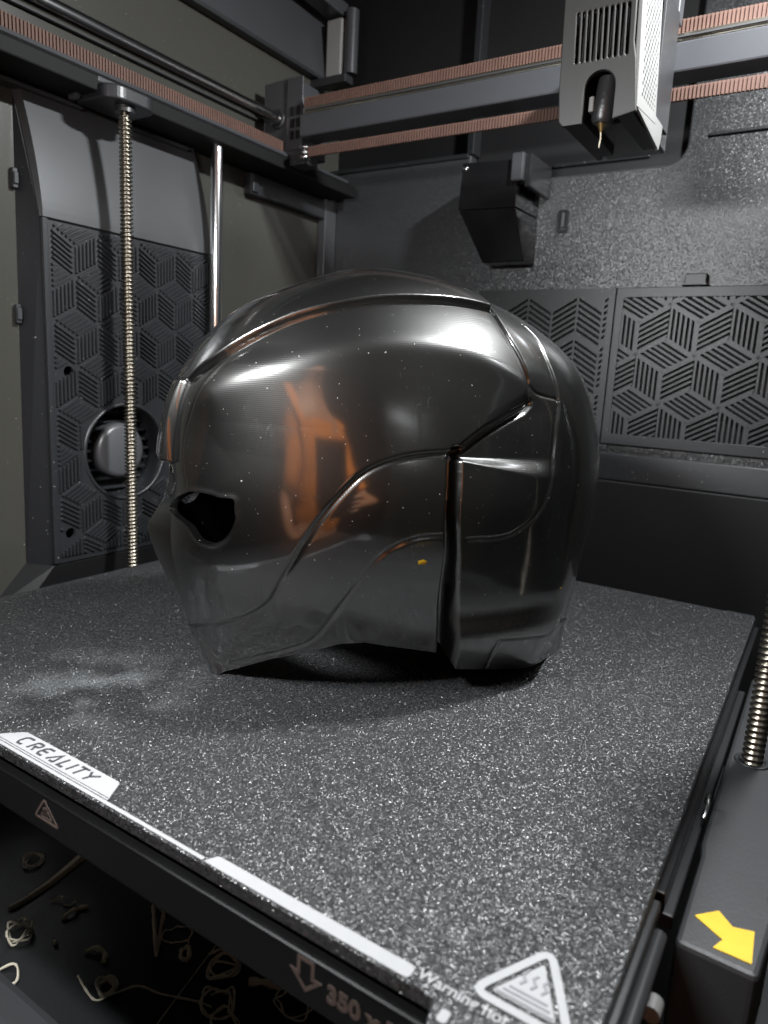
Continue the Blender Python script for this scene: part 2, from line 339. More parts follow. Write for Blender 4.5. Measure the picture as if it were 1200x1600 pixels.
MB().hexa([(-0.058,0.10,0.470),(-0.040,0.10,0.470),(-0.036,Y1-0.012,0.458),(-0.054,Y1-0.012,0.458),(-0.058,0.10,0.482),(-0.040,0.10,0.482),(-0.036,Y1-0.012,0.470),(-0.054,Y1-0.012,0.470)]).build('top_bar', M['frame'], uf, 0.001)
MB().box(X0, -0.02, Y1-0.035, Y1-0.0225, 0.396, 0.4030).build('corner_gusset', M['black'], uf, 0.001)

# ------------------------------------------------------------------ left beam with belt and guide rod
lb = thing('side_beam', 'long black beam with its lit lower edge coloured paler along the left wall', 'beam', (-0.04, 0.2, 0.300))
MB().box(-0.059, -0.021, -0.12, 0.455, 0.3025, 0.3135).build('beam_body', M['hole'], lb, 0.001)  # near-black: the shade on the beam's face is put into its colour
MB().hexa([(-0.0207,-0.12,0.3112),(-0.0190,-0.12,0.3122),(-0.0190,0.44,0.3122),(-0.0207,0.44,0.3112),(-0.0217,-0.12,0.3138),(-0.0200,-0.12,0.3148),(-0.0200,0.44,0.3148),(-0.0217,0.44,0.3138)]).build('lit_edge', M['frame'], lb)  # slanted edge catching light, that light put in as a paler colour
MB().box(-0.0595, -0.056, -0.12, 0.36, 0.3462, 0.3474).build('wall_strip', M['frame'], lb, 0.0004)
# channel under the beam: two thin bright rims
MB().box(-0.0595, -0.049, -0.12, 0.185, 0.2985, 0.3008).build('channel_rim', M['frame'], lb, 0.0004)
MB().box(-0.0595, -0.049, 0.215, 0.275, 0.2985, 0.3008).build('channel_rim', M['frame'], lb, 0.0004)
MB().box(-0.0598, -0.0505, 0.345, 0.447, 0.284, 0.3015).build('end_bracket', M['cover'], lb, 0.0015)
MB().box(-0.0505, -0.0485, 0.345, 0.352, 0.286, 0.300).build('bracket_rib', M['cover'], lb, 0.0005)

def toothed_belt(name, label, p0, p1, width, thick, pitch, inward):
    """belt standing on edge from p0 to p1 (2D x,y) at z range; teeth on the side 'inward'"""
    (xa, ya), (xb, yb), (z0, z1) = p0, p1, width
    r = thing(name, label, 'belt', ((xa+xb)/2, (ya+yb)/2, z0), 'toothed drive belts')
    d = Vector((xb-xa, yb-ya)); Ln = d.length; d.normalize(); n = Vector(inward)
    def bx(mb, t0, t1, a, b, za, zb):
        q = [Vector((xa, ya))+d*t0+n*a, Vector((xa, ya))+d*t1+n*a, Vector((xa, ya))+d*t1+n*b, Vector((xa, ya))+d*t0+n*b]
        mb.hexa([(p.x, p.y, za) for p in q]+[(p.x, p.y, zb) for p in q])
    m = MB(); bx(m, 0, Ln, 0, -thick, z0, z1); m.build('belt_strip', M['belt'], r)
    m = MB(); t = pitch*0.5
    while t < Ln-pitch:
        bx(m, t, t+pitch*0.52, 0.0009, -0.0002, z0+0.0001, z1-0.0001); t += pitch
    o = m.build('belt_teeth', M['belt'], r); o['kind'] = 'stuff'
    return r
toothed_belt('drive_belt', 'brown toothed belt running along the left beam under the polished rod', (-0.0225, -0.10), (-0.0225, 0.352), (0.3152, 0.3235), 0.0012, 0.0022, (1, 0))
rod = MB().tube([(-0.030, -0.12, 0.3415), (-0.030, 0.353, 0.3415)], 0.0048, 24).build('guide_rod', M['chrome'])
tag(rod, 'polished horizontal steel rod along the left beam above the brown belt', 'rod')

# ------------------------------------------------------------------ cross beam (gantry)
gb = thing('cross_beam', 'dark grey cross beam with steel linear rail on top', 'beam', (0.17, 0.352, 0.3225))
MB().box(-0.0005, 0.43, 0.3455, 0.366, 0.3225, 0.3392).build('beam_body', M['beam'], gb, 0.0012)
MB().box(0.002, 0.43, 0.3465, 0.358, 0.3394, 0.3440).build('linear_rail', M['railsteel'], gb, 0.0006)
MB().box(0.004, 0.43, 0.3452, 0.3462, 0.3412, 0.3420).build('rail_groove', M['ink'], gb)
eb = [(-0.046, 0.317), (-0.0235, 0.317), (-0.0235, 0.3135), (-0.004, 0.3135), (-0.004, 0.356), (-0.014, 0.372), (-0.046, 0.3705)]
MB().prism(eb, 1, 0.3535, 0.385).build('end_block', M['frame'], gb, 0.001)
MB().box(-0.0195, -0.0035, 0.352, 0.3535, 0.3165, 0.3705).build('block_flange', M['frame'], gb, 0.0006)
MB().lathe([(0.0052, 0), (0.0075, 0), (0.0075, 0.0015), (0.0052, 0.0015)], (-0.030, 0.3518, 0.3415), 1, 24).build('rod_collar', M['black'], gb)
for zz in (0.324, 0.333, 0.342):
    MB().box(-0.0155, -0.0115, 0.3512, 0.3522, zz, zz+0.0065).build('pocket', M['hole'], gb, 0.0003)
    MB().box(-0.0095, -0.0055, 0.3512, 0.3522, zz, zz+0.0065).build('pocket', M['hole'], gb, 0.0003)
mm = MB()
for zz, rr in ((0.3075, 0.0042), (0.3115, 0.0030), (0.3150, 0.0042)):
    mm.lathe([(0, -0.0014), (rr, -0.0014), (rr, 0.0014), (0, 0.0014)], (0.0030, 0.349, zz), 2, 20)
mm.build('idler_pulley', M['chrome'], gb)
MB().box(-0.016, 0.0, 0.3525, 0.37, 0.3045, 0.318).build('idler_bracket', M['black'], gb, 0.001)
toothed_belt('drive_belt', 'brown toothed belt above the cross beam', (0.0, 0.350), (0.43, 0.350), (0.3446, 0.3525), 0.0012, 0.0022, (0, -1))
toothed_belt('drive_belt', 'pale brown toothed belt below the cross beam', (0.0065, 0.348), (0.43, 0.348), (0.3075, 0.3150), 0.0012, 0.0022, (0, -1))

# ------------------------------------------------------------------ lead screws and guide rod (vertical)
def lead_screw(name, label, x, y, z0, z1, ztip):
    r = thing(name, label, 'lead screw', (x, y, z0), 'threaded lead screws')
    pitch, seg = 0.0026, 20; r0, r1 = 0.0028, 0.0042
    prof = [(0.0, r0), (0.22, r0), (0.40, r1), (0.70, r1), (0.86, r0)]
    turns = int((z1-z0)/pitch); m = MB(); vs = []; fs = []; npf = len(prof)
    for t in range(turns):
        for (h, rad) in prof:
            for k in range(seg):
                a = 2*math.pi*k/seg; vs.append((x+rad*math.cos(a), y+rad*math.sin(a), z0+(t+h+k/seg)*pitch))
    rows = turns*npf
    for i in range(rows-1):
        for k in range(seg-1): fs.append((i*seg+k, i*seg+k+1, (i+1)*seg+k+1, (i+1)*seg+k))
        if i+npf+1 < rows: fs.append((i*seg+seg-1, (i+npf)*seg, (i+npf+1)*seg, (i+1)*seg+seg-1))
    m.add(vs, fs, True); m.build('threaded_shaft', M['screw'], r)
    if ztip: MB().tube([(x, y, z1-0.002), (x, y, ztip)], 0.0026, 16).build('plain_end', M['screw'], r)
    return r
lead_screw('lead_screw', 'brassy threaded lead screw in front of the patterned left cover', -0.020, 0.195, -0.15, 0.2925, 0.303)
lead_screw('lead_screw', 'threaded lead screw rising from the grey arm right of the build plate', 0.3855, 0.190, -0.016, 0.30, None)
bh = thing('bearing_holder', 'dark grey bearing holder at the top of the left lead screw', 'holder', (-0.02, 0.195, 0.2985))
MB().prism(roundpoly([(-0.045, 0.176), (-0.016, 0.176), (-0.0095, 0.184), (-0.0095, 0.208), (-0.016, 0.214), (-0.045, 0.214)], 0.004), 2, 0.2990, 0.3075).build('bearing_cup', M['cover'], bh, 0.0012)
MB().prism([(-0.045, 0.2995), (-0.038, 0.2995), (-0.030, 0.312), (-0.030, 0.3170), (-0.045, 0.3170)], 1, 0.171, 0.1755).build('side_rib', M['frame'], bh, 0.0012)
MB().box(-0.045, -0.0208, 0.176, 0.214, 0.3078, 0.3125).build('mounting_flange', M['cover'], bh, 0.001)
MB().tube([(-0.020, 0.195, 0.2955), (-0.020, 0.195, 0.299)], 0.0062, 24).build('bearing', M['black'], bh)
vr = MB().tube([(-0.030, 0.285, -0.15), (-0.030, 0.285, 0.311)], 0.0046, 32).build('guide_rod', M['chrome'])
tag(vr, 'polished vertical steel rod right of the patterned left cover', 'rod')

# ------------------------------------------------------------------ patterned side cover with fan opening
cv = thing('side_cover', 'charcoal side cover with embossed cube pattern and round fan opening on the left wall', 'cover', (-0.04, 0.217, 0.0))
CY0, CY1, CZ0, CZ1, CX = 0.148, 0.288, 0.0, 0.2235, -0.040
fc, fr = (0.207, 0.074), 0.0335
holes = [circle(fc[0], fc[1], fr, 48), circle(0.1625, 0.130, 0.0037, 16), circle(0.160, 0.020, 0.0037, 16)]
face = holed([(CY0, CZ0), (CY1, CZ0), (CY1, CZ1), (CY0, CZ1)], holes, 0, CX-0.0025, CX)
face.build('patterned_face', M['cover'], cv)
# sloping upper part, bending back to the wall
m = MB(); ns = 18
prof = []
for i in range(ns+1):
    t = i/ns; z = CZ1+0.0015+t*0.0845; x = CX+0.0006-0.0175*(t**1.5)
    prof.append((x, z))
for i in range(ns):
    (xa, za), (xb, zb) = prof[i], prof[i+1]
    ya0, ya1 = CY0-0.0035*(i/ns)**2, CY1-0.004*(i/ns)**2; yb0, yb1 = CY0-0.0035*((i+1)/ns)**2, CY1-0.004*((i+1)/ns)**2
    m.add([(xa,ya0,za),(xa,ya1,za),(xb,yb1,zb),(xb,yb0,zb)], [(0,1,2,3)], True)
    m.add([(xa,ya0,za),(xb,yb0,zb),(-0.0605,yb0-0.002,zb),(-0.0605,ya0-0.002,za)], [(0,1,2,3)])
    m.add([(xa,ya1,za),(xb,yb1,zb),(-0.0605,yb1,zb),(-0.0605,ya1,za)], [(0,1,2,3)])
m.add([(CX+0.0006,CY0,CZ1+0.0015),(CX+0.0006,CY1,CZ1+0.0015),(CX-0.002,CY1,CZ1+0.0003),(CX-0.002,CY0,CZ1+0.0003)], [(0,1,2,3)])
m.build('upper_slope', mat('lit charcoal plastic', (0.068, 0.07, 0.073), 0.36, 0.3, 0.5, (1700, 0.12, 0.0003), 0.06, 30), cv)  # cover plastic in a lighter tone, for the light on the upward slope
MB().hexa([(-0.0605,0.1385,CZ0-0.02),(CX-0.0026,CY0-0.0005,CZ0),(CX-0.0026,CY0+0.003,CZ0),(-0.0605,CY0+0.003,CZ0-0.02),(-0.0605,0.1435,0.30),(CX-0.0026,CY0-0.0005,CZ1+0.001),(CX-0.0026,CY0+0.003,CZ1+0.001),(-0.0605,CY0+0.003,0.30)]).build('front_flank', M['cover'], cv)
MB().box(-0.0605, CX-0.0026, CY1-0.003, CY1, CZ0, CZ1).build('rear_flank', M['cover'], cv)
MB().box(CX-0.002, CX+0.0006, CY0-0.0004, CY0+0.0032, CZ0, CZ1+0.001).build('edge_trim', M['cover'], cv, 0.0005)
MB().hexa([(-0.0605,0.110,-0.03),(-0.045,0.125,-0.03),(-0.045,0.30,-0.03),(-0.0605,0.30,-0.03),(-0.0605,0.1385,-0.001),(CX-0.001,CY0,-0.001),(CX-0.001,CY1,-0.001),(-0.0605,CY1,-0.001)]).build('foot', M['recess'], cv, 0.0006)
# embossed ridges: tumbling blocks, each face hatched parallel to one of its edges
def hatched_blocks(a, y0, y1, z0, z1, dirs, nbar, oy=0.0, oz=0.0, gap=0.12):
    """returns segments ((ya,za),(yb,zb)) clipped to the rectangle; dirs: hatch edge for faces top/left/right"""
    c30, s30 = math.cos(math.pi/6), 0.5
    E_r = Vector((c30*a, s30*a)); E_l = Vector((-c30*a, s30*a)); E_u = Vector((0, a))
    segs = []
    H = 1.5*a; Wd = 2*c30*a
    for j in range(-2, int((z1-z0)/H)+3):
        for i in range(-2, int((y1-y0)/Wd)+3):
            c = Vector((y0+oy+i*Wd+(j % 2)*Wd/2, z0+oz+j*H))    # cube centre vertex
            for key, A, B in (('top', E_r, E_l), ('left', E_l, -E_u), ('right', -E_u, E_r)):
                along, across = (A, B) if dirs[key] == 0 else (B, A)
                for k in range(nbar):
                    t = (k+0.5)/nbar
                    p = c+across*t+along*gap; q = c+across*t+along*(1-gap)
                    # clip to rectangle (Liang-Barsky)
                    t0, t1, ok = 0.0, 1.0, True; d = q-p
                    for dd, pp, lo, hi in ((d.x, p.x, y0, y1), (d.y, p.y, z0, z1)):
                        if abs(dd) < 1e-9:
                            if pp < lo or pp > hi: ok = False
                        else:
                            ta, tb = (lo-pp)/dd, (hi-pp)/dd
                            if ta > tb: ta, tb = tb, ta
                            t0, t1 = max(t0, ta), min(t1, tb)
                    if ok and t1-t0 > 0.12: segs.append((p+d*t0, p+d*t1))
    return segs
segs = hatched_blocks(0.0193, CY0+0.0045, CY1-0.001, CZ0+0.004, CZ1-0.002, {'top': 0, 'left': 0, 'right': 0}, 6, oy=0.0162, oz=0.033, gap=0.07)
m = MB()
for p, q in segs:
    if min((p-Vector(fc)).length, (q-Vector(fc)).length, ((p+q)/2-Vector(fc)).length) < fr+0.003: continue
    if min((Vector(h)-(p+q)/2).length for h in ((0.1625, 0.130), (0.160, 0.020))) < 0.007: continue
    d = (q-p).normalized(); n = Vector((-d.y, d.x)); w0, w1 = 0.00105, 0.00055
    ring0 = [p+n*w0, p-n*w0, q-n*w0, q+n*w0]; ring1 = [p+n*w1+d*0.0005, p-n*w1+d*0.0005, q-n*w1-d*0.0005, q+n*w1-d*0.0005]
    m.hexa([(CX-0.0002, v.x, v.y) for v in ring0]+[(CX+0.0017, v.x, v.y) for v in ring1])
o = m.build('embossed_ridges', M['cover'], cv); o['kind'] = 'stuff'
MB().lathe([(fr-0.0012, -0.0185), (fr-0.0005, 0.0), (fr, 0.0012), (fr+0.0016, 0.0012), (fr+0.0022, 0.0)], (CX, fc[0], fc[1]), 0, 56).build('fan_ring', M['cover'], cv)
MB().lathe([(0, 0.0), (0.0165, 0.0), (0.0195, -0.0015), (0.0202, -0.004), (0.0202, -0.018)], (CX-0.006, fc[0]+0.001, fc[1]), 0, 40).build('fan_hub', mat('fan hub grey', (0.06, 0.062, 0.066), 0.35), cv)
MB().box(-0.0600, -0.0585, fc[0]-0.035, fc[0]+0.035, fc[1]-0.035, fc[1]+0.035).build('fan_backing', M['hole'], cv)
for k in range(9):
    zz = fc[1]-0.028+k*0.007
    hw = math.sqrt(max(0, fr**2-(zz-fc[1])**2))-0.003
    if hw > 0.004: MB().box(-0.0575, -0.054, fc[0]-hw, fc[0]+hw, zz-0.0009, zz+0.0009).build('fan_louvre', M['cover'], cv)
for yy, zz in ((0.1425, 0.247), (0.141, 0.165)):
    c = MB().box(X0+0.0002, X0+0.004, yy-0.003, yy+0.0005, zz-0.006, zz+0.006).build('clip', M['cover'], cv, 0.0006)
    MB().box(X0+0.004, X0+0.0055, yy-0.0028, yy, zz-0.0035, zz+0.0035).build('clip_latch', M['frame'], c, 0.0004)

# the matching cover on the right wall, just outside the frame but mirrored in the helmet
c2 = thing('side_cover', 'plain black side cover on the right wall', 'cover', (0.42, 0.217, 0.0))
MB().box(0.412, 0.4395, 0.130, 0.300, -0.03, 0.225).build('cover_box', M['black'], c2, 0.002)
MB().hexa([(0.412,0.130,0.226),(0.4395,0.130,0.226),(0.4395,0.300,0.226),(0.412,0.300,0.226),(0.432,0.130,0.31),(0.4395,0.130,0.31),(0.4395,0.300,0.31),(0.432,0.300,0.31)]).build('upper_slope', M['black'], c2, 0.001)
MB().tube([(0.415, 0.285, -0.15), (0.415, 0.285, 0.311)], 0.0046, 20).build('guide_rod', M['chrome'], c2)

# ------------------------------------------------------------------ back wall fittings: grilles, waste chute, clips
def slot_bars(root, segs, w, y0, y1, mtl):
    cache = {}
    for p, q in segs:
        d = q-p; L = d.length; ang = math.atan2(d.y, d.x)
        key = (round(L, 5))
        if key not in cache:
            mb = MB().box(-L/2, L/2, y0, y1, -w/2, w/2)
            me = bpy.data.meshes.new('slat'); me.from_pydata(mb.v, [], mb.f); me.materials.append(mtl); cache[key] = me
        o = bpy.data.objects.new('slat', cache[key]); COL.objects.link(o); o.parent = root
        c = (p+q)/2; o.location = (c.x-root.location.x, 0, c.y-root.location.z); o.rotation_euler = (0, -ang, 0)
gr = thing('vent_grille', 'black vent grille with hatched cube pattern, right one on the back wall', 'grille', (0.297, Y1-0.003, 0.094))
gx0, gx1, gz0, gz1 = 0.2335, 0.361, 0.0935, 0.2165
hole = rrect(gx0+0.006, gx1-0.006, gz0+0.0085, gz1-0.0075, 0.0015, 3)
holed([(gx0, gz0), (gx1, gz0), (gx1, gz1), (gx0, gz1)], [hole], 1, Y1-0.0045, Y1-0.0012).build('grille_frame', M['back_smooth'], gr, 0.0004)
MB().box(gx0+0.005, gx1-0.005, Y1-0.0009, Y1-0.0004, gz0+0.0075, gz1-0.0065).build('dark_backing', M['hole'], gr)
a_ = 0.0252
segs = hatched_blocks(a_, gx0+0.006, gx1-0.006, gz0+0.0085, gz1-0.0075, {'top': 1, 'left': 1, 'right': 1}, 6, oy=0.0135, oz=0.013, gap=-0.02)
slot_bars(gr, segs, 0.0017, -0.0012, 0.0014, M['back_smooth'])
# cube outlines between the hatchings
outl = []
c30 = math.cos(math.pi/6)
def clipseg(p, q, x0, x1, z0, z1):
    t0, t1 = 0.0, 1.0; d = q-p
    for dd, pp, lo, hi in ((d.x, p.x, x0, x1), (d.y, p.y, z0, z1)):
        if abs(dd) < 1e-9:
            if pp < lo or pp > hi: return None
        else:
            ta, tb = (lo-pp)/dd, (hi-pp)/dd
            if ta > tb: ta, tb = tb, ta
            t0, t1 = max(t0, ta), min(t1, tb)
    return (p+d*t0, p+d*t1) if t1-t0 > 0.05 else None
for j in range(-2, 6):
    for i in range(-2, 5):
        c = Vector((gx0+0.006+0.0135+i*2*c30*a_+(j % 2)*c30*a_, gz0+0.0085+0.013+j*1.5*a_))
        for e in (Vector((c30*a_, a_/2)), Vector((-c30*a_, a_/2)), Vector((0, -a_))):
            s_ = clipseg(c, c+e, gx0+0.006, gx1-0.006, gz0+0.0085, gz1-0.0075)
            if s_: outl.append(s_)
        t = c+Vector((0, a_))
        for e in (Vector((c30*a_, -a_/2)), Vector((-c30*a_, -a_/2))):
            s_ = clipseg(t, t+e, gx0+0.006, gx1-0.006, gz0+0.0085, gz1-0.0075)
            if s_: outl.append(s_)
slot_bars(gr, outl, 0.0021, -0.00135, 0.0014, M['back_smooth'])
MB().prism([(0.2815, 0.2170), (0.3005, 0.2170), (0.2985, 0.2195), (0.2985, 0.2255), (0.2835, 0.2255), (0.2835, 0.2195)], 1, Y1-0.007, Y1-0.0005).build('release_tab', M['black'], gr, 0.0006)
g2 = thing('vent_grille', 'black vent grille with slanting herringbone slots, partly behind the helmet', 'grille', (0.174, Y1-0.003, 0.094))
hx0, hx1 = 0.113, 0.2325
cols = [0.0195, 0.0195, 0.0195, 0.0195, 0.0195, 0.0125]
hh = []
x = hx0+0.005; cols = [0.0212]*4+[0.0212, 0.0085]; yy0 = gz0+0.008; yy1 = gz1-0.006
loop = [(hx0, gz0), (hx1, gz0), (hx1, gz1), (hx0, gz1)]
for ci, wd in enumerate(cols):
    up = 1 if ci % 2 == 1 else -1
    xa, xb = x+0.0009, x+wd-0.0009; x += wd; p = 0.0048; k = -6
    if xb > hx1-0.004: xb = hx1-0.005
    while True:
        zc = yy0+k*p; k += 1
        if zc > yy1+0.012: break
        # direction of hatch flips in blocks, as in stacked rhombi
        blk = int((zc-yy0)/0.034) % 2
        s_ = up if blk == 0 or ci < 3 else -up*(-1 if ci % 2 else 1)*up
        s_ = up
        dz = s_*math.tan(math.radians(31))*(xb-xa)/2; h = 0.00125
        za, zb = zc-dz, zc+dz
        if min(za, zb)-h < yy0 or max(za, zb)+h > yy1: continue
        if k % 8 == 0: continue
        hh.append([(xa, za-h), (xb, zb-h), (xb, zb+h), (xa, za+h)])
pl = holed(loop, hh, 1, Y1-0.0042, Y1-0.0014)
pl.build('slotted_panel', M['back_smooth'], g2)
MB().box(hx0+0.003, hx1-0.003, Y1-0.0010, Y1-0.0005, gz0+0.004, gz1-0.004).build('dark_backing', M['hole'], g2)

chm = mat('polished black plastic', (0.006, 0.006, 0.0065), 0.16, 0.0, 0.6, None, 0.3, 60, rvar=0.06)
ch = thing('waste_chute', 'small glossy black waste chute box on the back wall under the cross beam', 'chute', (0.135, 0.44, 0.237))
MB().hexa([(0.108,0.42,0.275),(0.158,0.42,0.274),(0.160,Y1-0.0005,0.274),(0.108,Y1-0.0005,0.275),(0.109,0.42,0.311),(0.158,0.42,0.309),(0.160,Y1-0.0005,0.309),(0.109,Y1-0.0005,0.311)]).build('chute_box', chm, ch, 0.0008)
MB().hexa([(0.123,0.442,0.2365),(0.160,0.442,0.2365),(0.160,Y1-0.0005,0.2365),(0.123,Y1-0.0005,0.2365),(0.1085,0.4205,0.2747),(0.1578,0.4205,0.2737),(0.1598,Y1-0.0005,0.2737),(0.1085,Y1-0.0005,0.2747)]).build('hopper', chm, ch, 0.0008)
cl = MB().box(0.1535, 0.1635, 0.4165, 0.430, 0.2925, 0.3130).build('wiper_clip', M['frame'], ch, 0.0012)
MB().box(0.1640, 0.1690, 0.4200, Y1-0.001, 0.288, 0.3125).build('wiper_bracket', M['gloss_black'], ch, 0.001)
MB().lathe([(0, -0.0012), (0.0022, -0.0012), (0.0026, 0)], (0.1125, 0.42, 0.3065), 1, 16).build('screw_head', M['chrome'], ch)
wc = thing('wall_clip', 'small black latch slot on the grained back wall right of the chute', 'clip', (0.1825, Y1, 0.265))
holed(rrect(0.1780, 0.1870, 0.2615, 0.2790, 0.0012, 3), [rrect(0.1800, 0.1850, 0.2635, 0.2770, 0.001, 3)], 1, Y1-0.0025, Y1-0.0003).build('slot_frame', M['gloss_black'], wc, 0.0003)
MB().box(0.1812, 0.1838, Y1-0.003, Y1-0.0005, 0.2655, 0.2770).build('latch', M['frame'], wc, 0.0004)

# ------------------------------------------------------------------ toolhead
th = thing('toolhead', 'warm grey print toolhead with slotted front hanging on the cross beam', 'toolhead', (0.267, 0.30, 0.272))
ty = 0.260
arch = [(0.2600, 0.2722)]+[(0.268-0.008*math.cos(math.radians(a)), 0.2880+0.0085*math.sin(math.radians(a))) for a in range(0, 181, 15)]+[(0.2760, 0.2725)]
outer = [(0.2500, 0.2722)]+arch+[(0.2878, 0.2748), (0.2850, 0.2990), (0.2832, 0.3070), (0.2815, 0.3480), (0.2450, 0.3480), (0.2462, 0.3060), (0.2466, 0.2900), (0.2480, 0.2745)]
slots = []
for k in range(10):
    xb = 0.2545+k*0.00283; lean = -0.0011; w = 0.00075
    slots.append([(xb-w, 0.3018), (xb, 0.3011), (xb+w, 0.3018), (xb+w+lean, 0.3248), (xb+lean, 0.3255), (xb-w+lean, 0.3248)])
fp = holed(outer, slots, 1, ty, ty+0.003).build('front_shell', M['tool'], th, 0.0006)
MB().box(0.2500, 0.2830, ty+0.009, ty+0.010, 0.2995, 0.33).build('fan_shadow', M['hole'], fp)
m = MB()
for k in range(16): m.box(0.2510+k*0.002, 0.2516+k*0.002, ty+0.0065, ty+0.0088, 0.301, 0.328)
m.build('fan_blades', M['black'], fp)
MB().prism([(0.2470, ty+0.003), (0.2500, ty+0.003), (0.2500, 0.335), (0.2470, 0.335)], 2, 0.2755, 0.348).build('left_cheek', M['tool'], th, 0.0005)
MB().prism([(0.2640-0.016, ty+0.012), (0.2842, ty+0.012), (0.2842, 0.343), (0.248, 0.343)], 2, 0.2985, 0.348).build('inner_body', M['black'], th, 0.001)
MB().box(0.2505, 0.2850, 0.282, 0.343, 0.2775, 0.298).build('under_body', M['gloss_black'], th, 0.001)
MB().hexa([(0.2505,ty+0.0035,0.2745),(0.2595,ty+0.0035,0.2745),(0.2595,0.325,0.2745),(0.2505,0.325,0.2745),(0.2505,ty+0.0035,0.298),(0.2595,ty+0.0035,0.298),(0.2595,0.325,0.298),(0.2505,0.325,0.298)]).build('left_duct', M['black'], th)
MB().hexa([(0.2765,ty+0.0035,0.2755),(0.2850,ty+0.0035,0.2755),(0.2850,0.325,0.2755),(0.2765,0.325,0.2755),(0.2765,ty+0.0035,0.298),(0.2845,ty+0.0035,0.298),(0.2845,0.325,0.298),(0.2765,0.325,0.298)]).build('right_duct', M['black'], th)
# right cheek with perforated panel
rc = MB().hexa([(0.2852,ty+0.001,0.2765),(0.2882,ty+0.001,0.2765),(0.2882,0.300,0.2800),(0.2852,0.300,0.2800),(0.2818,ty+0.001,0.3480),(0.2842,ty+0.001,0.3480),(0.2842,0.300,0.3480),(0.2818,0.300,0.3480)]).build('right_cheek', M['toolside'], th, 0.0006)
m = MB()
for r_ in range(22):
    for c_ in range(7):
        yy = 0.2685+c_*0.0042+(r_ % 2)*0.0021; zz = 0.2850+r_*0.0026
        if yy > 0.297: continue
        f_ = (zz-0.2765)/(0.348-0.2765); xx = 0.2882-(0.2882-0.2842)*f_
        m.lathe([(0, 0.00015), (0.00095, 0.00015), (0.00095, -0.0004)], (xx, yy, zz), 0, 8, False)
o = m.build('perforation', M['ink'], rc); o['kind'] = 'stuff'
MB().hexa([(0.2853,0.3005,0.2845),(0.2872,0.3005,0.2845),(0.2872,0.333,0.2845),(0.2853,0.333,0.2845),(0.2848,0.3005,0.348),(0.2867,0.3005,0.348),(0.2867,0.333,0.348),(0.2848,0.333,0.348)]).build('rear_cheek', M['black'], th, 0.0004)
MB().prism([(ty+0.002, 0.2765), (0.2990, 0.2845), (0.3170, 0.2845), (0.3165, 0.2780), (0.3140, 0.2715), (0.3125, 0.2705), (0.3110, 0.2712)], 0, 0.2866, 0.2880).build('lower_flap', M['toolside'], th, 0.0003)
MB().box(0.2760, 0.2860, 0.3335, 0.343, 0.345, 0.362).build('cable_clip', M['frame'], th, 0.0008)
MB().tube([(0.2695, ty+0.012, 0.2955), (0.2690, ty+0.011, 0.2865), (0.2682, ty+0.010, 0.2760), (0.2680, ty+0.010, 0.2740)], [0.0058, 0.0058, 0.0058, 0.0046], 28).build('heater_sock', M['sock'], th)
nz = MB().tube([(0.2680, ty+0.010, 0.2742), (0.2680, ty+0.010, 0.2722), (0.2680, ty+0.010, 0.2700)], [0.0028, 0.0016, 0.0007], 16).build('nozzle', M['brass'], th)
MB().tube([(0.2680, ty+0.010, 0.2702), (0.2684, ty+0.010, 0.2672), (0.2681, ty+0.0095, 0.2640), (0.2683, ty+0.009, 0.2622)], [0.0004, 0.0005, 0.0005, 0.0004], 8).build('filament_strand', M['filament'], nz)
MB().box(0.2612, 0.2640, ty+0.006, ty+0.014, 0.2795, 0.2870).build('wire_plug', M['palegrey'], th, 0.0006)

# ------------------------------------------------------------------ bed: plate, carriage, arm
S, D = 0.370, 0.367
pt = thing('build_plate', 'black sparkling textured build plate under the helmet', 'build plate', (S/2, D/2, -0.0045))
ploop = roundpoly([(0, 0), (0.336, 0), (0.3385, -0.009), (0.372, -0.009), (0.372, 0.002), (0.3705, 0.004), (S, D), (0, D)], [0.004, 0.001, 0.002, 0.003, 0.001, 0, 0.004, 0.004], 4)
MB().prism(ploop, 2, -0.0045, 0.0).build('plate_sheet', M['plate'], pt, 0.0004, 1)
def on_plate(x, y, z): return (x, y, z)
# white maker label at the front edge, with its lettering
lab = MB().prism(roundpoly([(0.1480, 0.0022), (0.2158, 0.0022), (0.2108, 0.0108), (0.1562, 0.0108)], [0.0004, 0.0006, 0.0016, 0.0016]), 2, 0.0001, 0.0004).build('maker_label', M['white_print'], pt)
lab['label'] = 'white label with the maker lettering'
MB().prism([(0.140, 0.0006), (0.2605, 0.0006), (0.2605, 0.0019), (0.140, 0.0019)], 2, 0.0001, 0.0003).build('white_line', M['white_print'], pt)
MB().prism(roundpoly([(0.2610, 0.0006), (0.3290, 0.0006), (0.3290, 0.0046), (0.2632, 0.0046)], [0, 0.0015, 0.0015, 0.0008]), 2, 0.0001, 0.0003).build('white_bar', M['white_print'], pt)
GL = {'C': [[(0.85,1),(0.3,1),(0.08,0.8),(0.0,0.25),(0.12,0),(0.6,0)]],
      'R': [[(0.0,0),(0.22,1)],[(0.22,1),(0.75,1),(0.85,0.85),(0.78,0.6),(0.65,0.5),(0.3,0.5)],[(0.42,0.5),(0.62,0.0)]],
      'E': [[(0.85,1),(0.35,1),(0.12,0.8),(0.0,0.25),(0.12,0),(0.6,0)],[(0.1,0.52),(0.65,0.52)]],
      'A': [[(-0.08,0),(0.62,1),(0.72,0)],[(0.3,0.0),(0.72,0.0)]],
      'L': [[(0.2,1),(0.0,0),(0.55,0)]], 'I': [[(0.2,1),(0.0,0)]], 'T': [[(0.0,1),(0.8,1)],[(0.42,1),(0.2,0)]],
      'Y': [[(0.05,1),(0.38,0.5),(0.95,1)],[(0.38,0.5),(0.22,0)]]}
